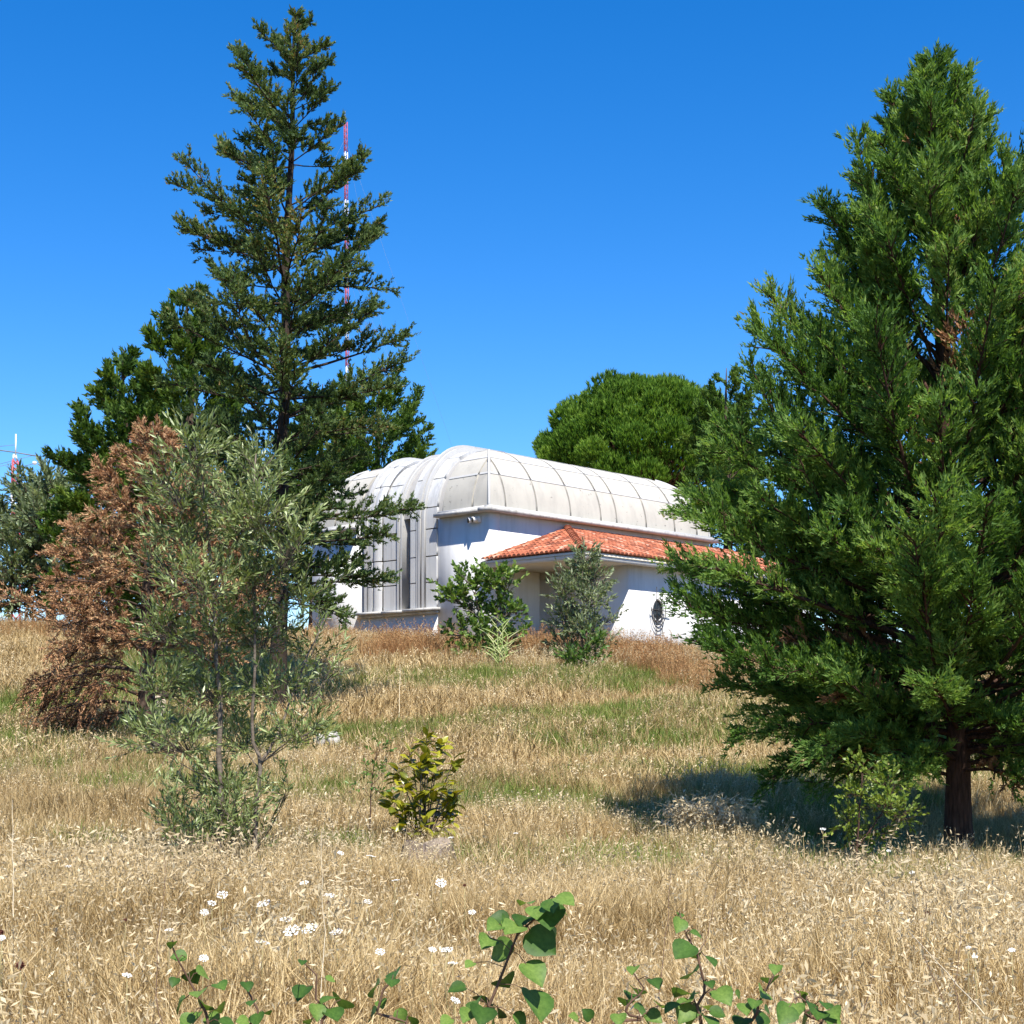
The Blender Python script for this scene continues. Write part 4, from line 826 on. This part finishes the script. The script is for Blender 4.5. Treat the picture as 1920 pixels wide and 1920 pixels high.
def on_stalk(x, y, wpx, lab, me, name, head, cat, grp, hh=0.60):
    Yd = 2800 * (CAM_Z - hh) / (y - HY)
    for _ in range(6): Yd = 2800 * (CAM_Z - hh - float(gz((x - CX) / F_PX * Yd, Yd))) / (y - HY)
    Yd = min(Yd, 16); p = PX(x, y, Yd); g = float(gz(p[0], p[1])); o = empty(name, (p[0], p[1], g), lab, cat, grp); h = p[2] - g
    s = link_obj('stem', stem_me, o, (0, 0, h - .01), (0, 0, rg.uniform(0, 6)), (1, 1, h + .03))
    link_obj(head, me, o, (0, 0, h), (rg.normal(.42, .22), rg.normal(0, .2), 0), wpx / F_PX * Yd * .46)
for x, y, wpx, lab in FLW: on_stalk(x, y, wpx, lab, um[rg.integers(3)], 'wild_carrot', 'flower_head', 'flower', 'white wild carrot flowers in the dry grass')
for x, y, wpx, lab in [(38,1810,25,'large round dark red brown seed head at the lower left'),(235,1725,10,'small brown seed head among the straw left of the flower row'),(616,1693,14,'ragged brown seed head below a tilted white flower'),(782,1678,7,'tiny black seed head left below the round white flower'),(871,1660,9,'tiny brown seed head right of the round white flower'),(1740,1712,13,'brown seed head in the grass below the large cypress'),(2,1748,16,'brown seed head cut by the left photo edge')]:
    on_stalk(x, y, wpx * .9, lab, sm, 'seed_head_plant', 'seed_head', 'seed head', 'brown seed heads in the dry grass')

# ------------------------------------------------------------------ stumps, stones, stalks
def lump(mb, c, r, rg, n=9, m=7, amp=.18, flat=0.0):
    th = np.arange(n) * 2 * np.pi / n; ph = np.linspace(0, np.pi, m); V = []
    for p in ph:
        for t in th:
            k = 1 + rg.normal(0, amp) * math.sin(p); z = math.cos(p); z = min(z, 1 - flat) 
            V.append((c[0] + r[0] * math.sin(p) * math.cos(t) * k, c[1] + r[1] * math.sin(p) * math.sin(t) * k, c[2] + r[2] * z))
    F = [(i * n + j, i * n + (j + 1) % n, (i + 1) * n + (j + 1) % n, (i + 1) * n + j) for i in range(m - 1) for j in range(n)]; mb.add(V, F)
Y = 15.6; b = ground_pt(800, Y); b = PX(800, 1590, Y) * [1, 1, 0] + [0, 0, gz(*PX(800, 1590, Y)[:2])]
stp = empty('tree_stump', b, 'low weathered tree stump in front of the yellow bush', 'stump')
mb = MB(); th = np.linspace(0, 2 * np.pi, 19)[:-1]; rr = .27 * (1 + .16 * np.sin(th * 5 + 1) + .08 * np.sin(th * 9)); V = []
for z, k in ((-.1, 1.35), (.06, 1.1), (.2, .98), (.30, .92)): V += [(rr[i] * k * math.cos(th[i]), rr[i] * k * .9 * math.sin(th[i]), z + (.05 * math.sin(th[i] * 2) if z > .25 else 0)) for i in range(18)]
mb.add(V, [(r * 18 + i, r * 18 + (i + 1) % 18, (r + 1) * 18 + (i + 1) % 18, (r + 1) * 18 + i) for r in range(3) for i in range(18)]); mb.obj('stump_bark', M['stump'], stp)
mb = MB(); mb.add([(rr[i] * .9 * math.cos(th[i]), rr[i] * .81 * math.sin(th[i]), .302 + .05 * math.sin(th[i] * 2)) for i in range(18)] + [(0, 0, .27)], [(i, (i + 1) % 18, 18) for i in range(18)]); mb.obj('sawn_top', M['stump_top'], stp)
for x, y, r, lab, mt in [(600, 1398, (.11, .09, .16), 'narrow pale grey stone beside the larger one on the slope', 'stone'), (626, 1400, (.16, .12, .19), 'larger pale grey stone right of the olive tree', 'stone'), (297, 1352, (.16, .12, .36), 'upright beige stone just right of the dead cypress trunk', 'rose_stone'), (122, 1196, (.1, .1, .36), 'small pale stone post on the bank at the far left', 'rose_stone')]:
    p = ground_at(x, y, 10); mb = MB(); lump(mb, (0, 0, 0), r, rg, 13, 11, .2, .25)
    o = mb.obj('stone', M[mt], None, False, (p[0], p[1], p[2] + r[2] * .7)); tag(o, lab, 'stone'); o.rotation_euler = (rg.normal(0, .12), rg.normal(0, .2), rg.uniform(0, 6))
def stalk(pts, r, lab, mat='twig_brown'):
    P = np.array([PX(*q) for q in pts]); x = np.linspace(0, len(P) - 1, 10); P = np.stack([np.interp(x, np.arange(len(P)), P[:, i]) for i in range(3)], -1); c = P[-1].copy()
    P[1:-1] += np.cumsum(rg.normal(0, .008, (8, 3)), 0) * np.sin(np.linspace(0, np.pi, 8))[:, None]; r *= .62
    m = MB(); m.tube(P - c, np.linspace(r * .6, r, 10), 5); tag(m.obj('dry_stalk', M[mat], None, True, c), lab, 'stalk', 'tall dry stalks in the meadow')
M['pale_stalk'] = solid_mat('pale straw stalk', (0.52, 0.42, 0.26), (0.66, 0.56, 0.38), 12, .6, 0)
stalk([(1703, 1746, 6.6), (1790, 1835, 5.7), (1846, 1902, 5.2)], .0045, 'long pale stalk leaning across the grass at the lower right', 'pale_stalk')
stalk([(309, 1600, 7.2), (311, 1700, 6.6), (308, 1860, 5.6), (306, 1960, 5.2)], .0035, 'tall thin brown stalk rising above the left sprout')
stalk([(603, 1560, 8.2), (600, 1700, 7), (602, 1800, 6), (600, 1930, 5.2)], .003, 'tall pale stalk right of the row of white flowers', 'pale_stalk')
stalk([(750, 1245, 32), (751, 1300, 31.6), (748, 1345, 31)], .012, 'tall thin weed stalk on the slope below the moulded bay', 'pale_stalk')
stalk([(1262, 1600, 7.5), (1250, 1720, 6.4), (1236, 1830, 5.6), (1230, 1930, 5.2)], .003, 'thin dark stalk left of the tall single stemmed sprout')
stalk([(1737, 1690, 7), (1731, 1760, 6.4), (1740, 1800, 6), (1770, 1880, 5.4)], .003, 'bent dark stalk crossing under the long pale one')
stalk([(1801, 1740, 6.5), (1803, 1850, 5.6), (1802, 1960, 5)], .003, 'upright dark stalk at the lower right')
stalk([(1640, 1785, 6.2), (1632, 1805, 6), (1618, 1870, 5.6), (1610, 1930, 5.2)], .003, 'short dark twig stalk right of the dark sprout')
stalk([(1345, 1660, 7), (1322, 1740, 6.2), (1305, 1800, 5.8)], .003, 'reddish stalk leaning right above the single stemmed sprout')
stalk([(23, 1500, 9), (22, 1620, 8), (25, 1720, 7)], .0035, 'tall pale stalk near the left photo edge', 'pale_stalk')

# ------------------------------------------------------------------ radio masts
def lattice(mb, z0, z1, w0, w1, n, r, legs=3):
    az = [2 * math.pi * k / legs + .4 for k in range(legs)]
    def pt(k, f): w_ = w0 + (w1 - w0) * f; return np.array([w_ * math.cos(az[k % legs]), w_ * math.sin(az[k % legs]), z0 + (z1 - z0) * f])
    for k in range(legs):
        mb.tube([pt(k, 0), pt(k, 1)], r, 4)
        for i in range(n):
            mb.tube([pt(k, i / n), pt(k + 1, (i + 1) / n)], r * .6, 3); mb.tube([pt(k + 1, i / n), pt(k, (i + 1) / n)], r * .6, 3)
Y = 165.0; p = PX(655, 735, Y); g = float(gz(p[0], p[1]))
rmst = empty('radio_mast', (p[0], p[1], g), 'tall slim guyed red and white radio mast behind the tallest tree', 'mast')
ys = [1250, 1100, 1045, 990, 935, 885, 835, 785, 735, 687, 640, 585, 530, 480, 425, 375, 335, 285, 228]; cols = ['white_paint', 'red_paint']
for i, (a, bb) in enumerate(zip(ys[:-1], ys[1:])):
    za, zb = (PX(0, a, Y)[2] - g if i else 0), PX(0, bb, Y)[2] - g; mb = MB(); lattice(mb, za, zb - .01, .22, .22, 5 if i else 14, .036); mb.obj('mast_section', M[cols[i % 2]], rmst, loc=(-.45 * zb / 66, 0, 0))
mb = MB(); zt = PX(0, 228, Y)[2] - g; mb.tube([(-.45, 0, zt), (-.46, 0, zt + 1.2)], .03, 5); mb.obj('lightning_rod', M['wire'], rmst)
for k in range(3):
    for f in (.45, .75, .97): mb = MB(); a = 2 * math.pi * k / 3 + .9; mb.tube([(-.45 * f, 0, zt * f), (math.cos(a) * 34, math.sin(a) * 34, 0)], .008, 3); mb.obj('guy_wire', M['wire'], rmst)
Y = 120.0; p = PX(27, 960, Y); g = float(gz(p[0], p[1]))
am = empty('antenna_mast', (p[0], p[1], g), 'short red and white lattice antenna mast with long horizontal booms at the far left', 'mast')
zs = [0] + [PX(0, y, Y)[2] - g for y in (955, 922, 862, 852)]
for i, c in enumerate(['red_paint', 'white_paint', 'red_paint', 'white_paint']):
    mb = MB(); w0, w1 = (.42, .42) if i < 2 else ((.40, .26) if i == 2 else (.2, .1)); lattice(mb, zs[i], zs[i + 1] - .01, w0, w1, [12, 2, 5, 1][i], .075); mb.obj('mast_section', M[c], am)
mb = MB(); mb.tube([(.1, 0, zs[-1] - .1), (.12, 0, PX(0, 814, Y)[2] - g)], .06, 6); mb.obj('whip_aerial', M['white_paint'], am)
def am_pt(x, y): q = PX(x, y, Y) - p; return np.array([q[0], q[1], PX(x, y, Y)[2] - g])
for pts, r in (([(-40, 839), (28, 848), (74, 856)], .05), ([(-10, 838), (28, 834)], .02), ([(-30, 878), (30, 862), (66, 853)], .02), ([(34, 877), (88, 863)], .025), ([(-40, 885), (24, 868)], .02)):
    mb = MB(); mb.tube([am_pt(*q) for q in pts], r, 5); mb.obj('antenna_boom', M['wire'], am)
mb = MB(); lump(mb, am_pt(65, 868), (.2, .2, .15), rg, 7, 5, .05); mb.obj('insulator', M['white_paint'], am)

# ------------------------------------------------------------------ grass: instanced clumps, one object per kind of cover
def blade(mb, rg, base, h, lean, az, wd, tint, mi=0, seg=3, curve=1.0):
    d = np.array([math.cos(az), math.sin(az), 0]); s = np.array([-math.sin(az + rg.normal(0, .6)), math.cos(az + rg.normal(0, .6)), 0]); V = []; q = np.linspace(0, 1, seg + 1)
    for f in q[:-1]:
        c = base + d * lean * h * f ** (1 + curve) + np.array([0, 0, h * f * (1 - .25 * lean * f)]); ww = wd * (1 - .55 * f); V += [c - s * ww, c + s * ww]
    V.append(base + d * lean * h + np.array([0, 0, h * (1 - .25 * lean)])); F = []
    for i in range(seg - 1): a = 2 * i; F += [(a, a + 1, a + 3), (a, a + 3, a + 2)]
    a = 2 * (seg - 1); F.append((a, a + 1, a + 2)); mb.add(V, F, tint, mi); return np.array(V[-1]), d

def clump(name, seed, mats, nb, hb, wd, rad, noat=0, hoat=.7, spk=9, sl=.028, sw=.0032, lean=(.15, .8), seg=3):
    rg = np.random.default_rng(seed); mb = MB()
    for _ in range(nb):
        a, r = rg.uniform(0, 6.28), rad * math.sqrt(rg.random()); blade(mb, rg, np.array([r * math.cos(a), r * math.sin(a), -.02]), hb * rg.uniform(.45, 1.2), rg.uniform(*lean), rg.uniform(0, 6.28), wd * rg.uniform(.6, 1.3), rg.random(), 0, seg)
    for _ in range(noat):
        a, r = rg.uniform(0, 6.28), rad * math.sqrt(rg.random()); h = hoat * rg.uniform(.7, 1.15); az = rg.uniform(0, 6.28); tip, d = blade(mb, rg, np.array([r * math.cos(a), r * math.sin(a), -.02]), h, rg.uniform(.1, .45), az, wd * .7, rg.uniform(.4, .9), 0, 3, .8)
        for j in range(spk):
            f = j / spk; p = tip - d * .10 * f + np.array([rg.normal(0, .022), rg.normal(0, .022), -.02 - .17 * f]); dr = norm(np.array([rg.normal(0, .45) + d[0] * .4, rg.normal(0, .45) + d[1] * .4, rg.uniform(-1, .35)])); l = sl * rg.uniform(.7, 1.25)
            s = norm(np.cross(dr, rg.normal(size=3))) * sw * rg.uniform(.8, 1.3); mb.add([p, p + dr * l * .4 - s, p + dr * l, p + dr * l * .4 + s], [(0, 1, 2), (0, 2, 3)], rg.random(), 1)
    me = mb.mesh(name, mats); return bpy.data.objects.new(name, me)

def grass_object(name, pts, protos, seed, col_name):
    """one object: a vertex per clump, geometry nodes set the clump meshes on them"""
    c = bpy.data.collections.new(col_name)
    for i, o in enumerate(protos): o.name = '%s_%02d' % (col_name, i); c.objects.link(o)
    n = len(pts); rg = np.random.default_rng(seed); me = bpy.data.meshes.new(name); me.vertices.add(n)
    me.vertices.foreach_set('co', np.ascontiguousarray(pts[:, :3], np.float32).ravel())
    rot = np.stack([rg.normal(0, .10, n), rg.normal(0, .10, n), rg.uniform(0, 6.283, n)], -1)
    for an, ty, v in (('rot', 'FLOAT_VECTOR', rot), ('scl', 'FLOAT', pts[:, 3]), ('itint', 'FLOAT', np.clip(pts[:, 4], 0, 1)), ('idx', 'INT', pts[:, 5])):
        a = me.attributes.new(an, ty, 'POINT')
        a.data.foreach_set('vector' if ty == 'FLOAT_VECTOR' else 'value', np.ascontiguousarray(v, np.int32 if ty == 'INT' else np.float32).ravel())
    o = bpy.data.objects.new(name, me); COL.objects.link(o); tag(o, kind='stuff')
    g = bpy.data.node_groups.new(name, 'GeometryNodeTree'); g.interface.new_socket('Geometry', in_out='INPUT', socket_type='NodeSocketGeometry'); g.interface.new_socket('Geometry', in_out='OUTPUT', socket_type='NodeSocketGeometry')
    N = g.nodes; gi = N.new('NodeGroupInput'); go = N.new('NodeGroupOutput'); ip = N.new('GeometryNodeInstanceOnPoints'); ci = N.new('GeometryNodeCollectionInfo')
    ci.inputs['Collection'].default_value = c; ci.inputs['Separate Children'].default_value = True; ci.inputs['Reset Children'].default_value = True
    def attr(nm, ty): a = N.new('GeometryNodeInputNamedAttribute'); a.data_type = ty; a.inputs['Name'].default_value = nm; return a.outputs['Attribute']
    g.links.new(gi.outputs[0], ip.inputs['Points']); g.links.new(ci.outputs[0], ip.inputs['Instance']); ip.inputs['Pick Instance'].default_value = True
    g.links.new(attr('idx', 'INT'), ip.inputs['Instance Index']); g.links.new(attr('rot', 'FLOAT_VECTOR'), ip.inputs['Rotation']); g.links.new(attr('scl', 'FLOAT'), ip.inputs['Scale'])
    g.links.new(ip.outputs[0], go.inputs[0]); md = o.modifiers.new('cover', 'NODES'); md.node_group = g; return o

def vnoise(X, Y, s, seed):
    rg = np.random.default_rng(seed); v = 0
    for k in range(6): a = rg.uniform(0, 6.28); f = s * rg.uniform(.6, 1.7); v = v + np.sin((X * math.cos(a) + Y * math.sin(a)) * f + rg.uniform(0, 6.28))
    return v / 6

cB, sB = math.cos(R(46)), math.sin(R(46))
CLEAR = []
def in_building(X, Y, pad=0.1):
    bare = np.zeros(np.shape(X), bool)
    for cx_, cy_, rx_, ry_ in CLEAR: bare |= ((X - cx_) / rx_) ** 2 + ((Y - cy_) / ry_) ** 2 < 1
    dx, dy = X - C0[0], Y - C0[1]; u = cB * dx + sB * dy; v = -sB * dx + cB * dy
    return bare | ((u > -pad) & (u < L) & (v > -pad) & (v < W)) | ((u > 2.4) & (u < L + 1.3) & (v > -4.1) & (v < 0.1))
CLEAR.append((-2.75, 13.9, .75, .7)); sp_ = PX(800, 1590, 15.6); CLEAR += [(sp_[0], 15.2, .5, .9)]
for q_ in ((598, 1398), (624, 1400), (297, 1352)):
    g_ = ground_at(*q_, 10); CLEAR.append((g_[0], g_[1] - .35, .32, .75))
def scatter(n, y0, y1, rg, margin=2.5, pw=1.0):
    Y = y0 + (y1 - y0) * rg.random(int(n * 3)) ** pw; hw = .345 * Y + margin; keep = rg.random(len(Y)) < hw / (.345 * y1 + margin); Y = Y[keep]; X = (rg.random(len(Y)) * 2 - 1) * (.345 * Y + margin)
    k = ~in_building(X, Y); return X[k][:n], Y[k][:n]
def pack(X, Y, scl, tint, idx): return np.stack([X, Y, gz(X, Y), scl, tint, idx], -1)
rg = np.random.default_rng(99)
def px_patch(lst, n):                                 # ground points inside elliptical patches named by photo place and distance
    X, Yv = [], []
    for (x, Yc, rx, ry, k) in lst:
        a = rg.uniform(0, 6.28, int(k * n)); r = np.sqrt(rg.random(int(k * n))); X.append((x - CX) / F_PX * Yc + r * np.cos(a) * rx); Yv.append(Yc + r * np.sin(a) * ry)
    X, Yv = np.concatenate(X), np.concatenate(Yv); k = ~in_building(X, Yv); return X[k], Yv[k]
S_, O_ = M['straw'], M['oat']
near = [clump('c', 100 + i, [S_, O_], 54, .50, .0034, .17, (4, 2, 1, 1, 0, 0)[i], .72, 11, .036, .0046, lean=(.1, 1.0)) for i in range(6)]
mid = [clump('c', 120 + i, [S_, O_], 66, .42, .0056, .28, (3, 2, 1, 0, 0)[i], .58, 9, .044, .0064, seg=2, lean=(.1, .9)) for i in range(5)]
far = [clump('c', 140 + i, [S_, O_], 72, .40, .0115, .5, (4, 2, 0, 0)[i], .50, 6, .065, .012, seg=2, lean=(.1, .9)) for i in range(4)]
X, Yv = scatter(6800, 2.2, 15.0, rg, 1.2); k = (rg.random(len(X)) < np.clip((15.0 - Yv) / 5, 0, 1)) & (vnoise(X, Yv, 2.6, 31) > -.46); X, Yv = X[k], Yv[k]; t_ = .5 + .33 * vnoise(X, Yv, 1.3, 5) + rg.normal(0, .14, len(X))
grass_object('dry_grass', pack(X, Yv, np.clip(.9 + .5 * vnoise(X, Yv, 2.1, 33), .55, 1.35) * rg.uniform(.75, 1.2, len(X)), t_, np.clip(np.round(2.6 - 3.2 * vnoise(X, Yv, 1.7, 21) + rg.normal(0, 1.2, len(X))), 0, 5)), near, 1, 'dry_grass_clump')
X, Yv = scatter(8600, 9.5, 25, rg, 2); k = (rg.random(len(X)) < np.clip((Yv - 9.5) / 5, 0, 1)) & (vnoise(X, Yv, 1.9, 32) > -.46); X, Yv = X[k], Yv[k]; t_ = .5 + .33 * vnoise(X, Yv, .9, 6) + rg.normal(0, .14, len(X))
grass_object('dry_grass', pack(X, Yv, np.clip(.88 + .5 * vnoise(X, Yv, 1.5, 34), .5, 1.3) * rg.uniform(.75, 1.2, len(X)), t_, np.clip(np.round(2.3 - 2.8 * vnoise(X, Yv, 1.2, 22) + rg.normal(0, 1.0, len(X))), 0, 4)), mid, 2, 'meadow_grass_clump')
X, Yv = scatter(11000, 24, 62, rg, 3); t_ = .47 + .33 * vnoise(X, Yv, .6, 7) + rg.normal(0, .14, len(X))
grass_object('dry_grass', pack(X, Yv, np.clip(.88 + .5 * vnoise(X, Yv, 1.0, 35), .5, 1.3) * rg.uniform(.75, 1.2, len(X)), t_, rg.integers(0, 4, len(X))), far, 3, 'slope_grass_clump')
# greener grass: a loose band on the slope and a few tufts
G_ = M['green_grass']
gp = [clump('c', 160 + i, [G_, O_], 60, .36, .0060, .3, 0, seg=2, lean=(.15, .7)) for i in range(3)] + [clump('c', 170, [G_, O_], 70, .34, .003, .2, 0, seg=3, lean=(.15, .7))]
X, Yv = scatter(11000, 13, 42, rg, 2); gm = vnoise(X, Yv, .55, 8) + .35 * np.exp(-((Yv - 30) / 6.5) ** 2) + .12 * vnoise(X, Yv, 2.2, 9); k = gm > .10; X, Yv = X[k], Yv[k]
tx, ty = px_patch([(632, 16.2, .22, .25, 1), (150, 15.5, .4, .3, .7), (915, 22, .5, .5, .9), (480, 17, .6, .4, .5), (1060, 29, 1.2, 1.6, 1.2), (1230, 30, 1.4, 1.6, 1.0), (20, 34, .7, 1.2, .6), (860, 16, .5, .4, .4)], 34)
X = np.concatenate([X, tx]); Yv = np.concatenate([Yv, ty]); n_ = len(X); tn = .5 + .3 * vnoise(X, Yv, 1.2, 10) + rg.normal(0, .15, n_); tn[n_ - len(tx):] -= .3
grass_object('green_grass', pack(X, Yv, rg.uniform(.7, 1.25, n_), tn - .1, rg.integers(0, 4, n_)), gp, 4, 'green_grass_clump')
# rust coloured dry weeds below the building
W_ = M['rust_weed']
wp = [clump('c', 180 + i, [W_, W_], 60, .75, .0075, .35, 8, .95, 10, .05, .010, seg=2, lean=(.1, .6)) for i in range(4)]
X, Yv = px_patch([(745, 43, 1.0, 2.2, 1), (790, 45, 1.2, 1.5, .9), (850, 42, 1.2, 1.6, .5), (990, 43.5, 1.1, 1.2, 1), (1010, 45.5, 1.2, .8, .9), (1180, 43.5, 1.4, 1.6, 1.5), (1250, 41.5, 1.3, 2.2, 1.5), (1300, 38.5, 1.1, 2.2, 1.1), (1600, 42, 3, 3, 1.2), (660, 46, 1.5, 1.5, .5), (60, 47, 3.5, 2, 1.0)], 62)
grass_object('rust_weeds', pack(X, Yv, rg.uniform(.35, 1.05, len(X)), .42 + rg.normal(0, .25, len(X)), rg.integers(0, 4, len(X))), wp, 5, 'rust_weed_clump')
# straw coloured tall weeds on the brow and the dead oat sheaf in the shade
tp_ = [clump('c', 190 + i, [S_, O_], 56, .62, .008, .35, 10, .85, 9, .06, .010, seg=2, lean=(.1, .6)) for i in range(3)]
X, Yv = px_patch([(700, 45.5, 2.0, 1.3, 1), (830, 45, 1.6, 1.4, .8), (1060, 42, 2, 1.4, .8), (1220, 42, 2.2, 2, 1.4), (560, 44, 2, 2, .7), (1500, 44, 4, 2.5, 1.2), (1000, 40, 2.6, 1.5, .7)], 46)
grass_object('tall_dry_weeds', pack(X, Yv, rg.uniform(.4, .85, len(X)), .55 + rg.normal(0, .22, len(X)), rg.integers(0, 3, len(X))), tp_, 6, 'tall_weed_clump')
op = [clump('c', 195 + i, [S_, O_], 20, .5, .005, .22, 18, .72, 11, .10, .012, seg=3, lean=(.3, .9)) for i in range(2)]
X, Yv = px_patch([(1335, 20.3, .42, .32, 1)], 24)
grass_object('dead_oat_sheaf', pack(X, Yv, rg.uniform(.8, 1.1, len(X)), .8 + rg.normal(0, .12, len(X)), rg.integers(0, 2, len(X))), op, 7, 'oat_sheaf_clump')
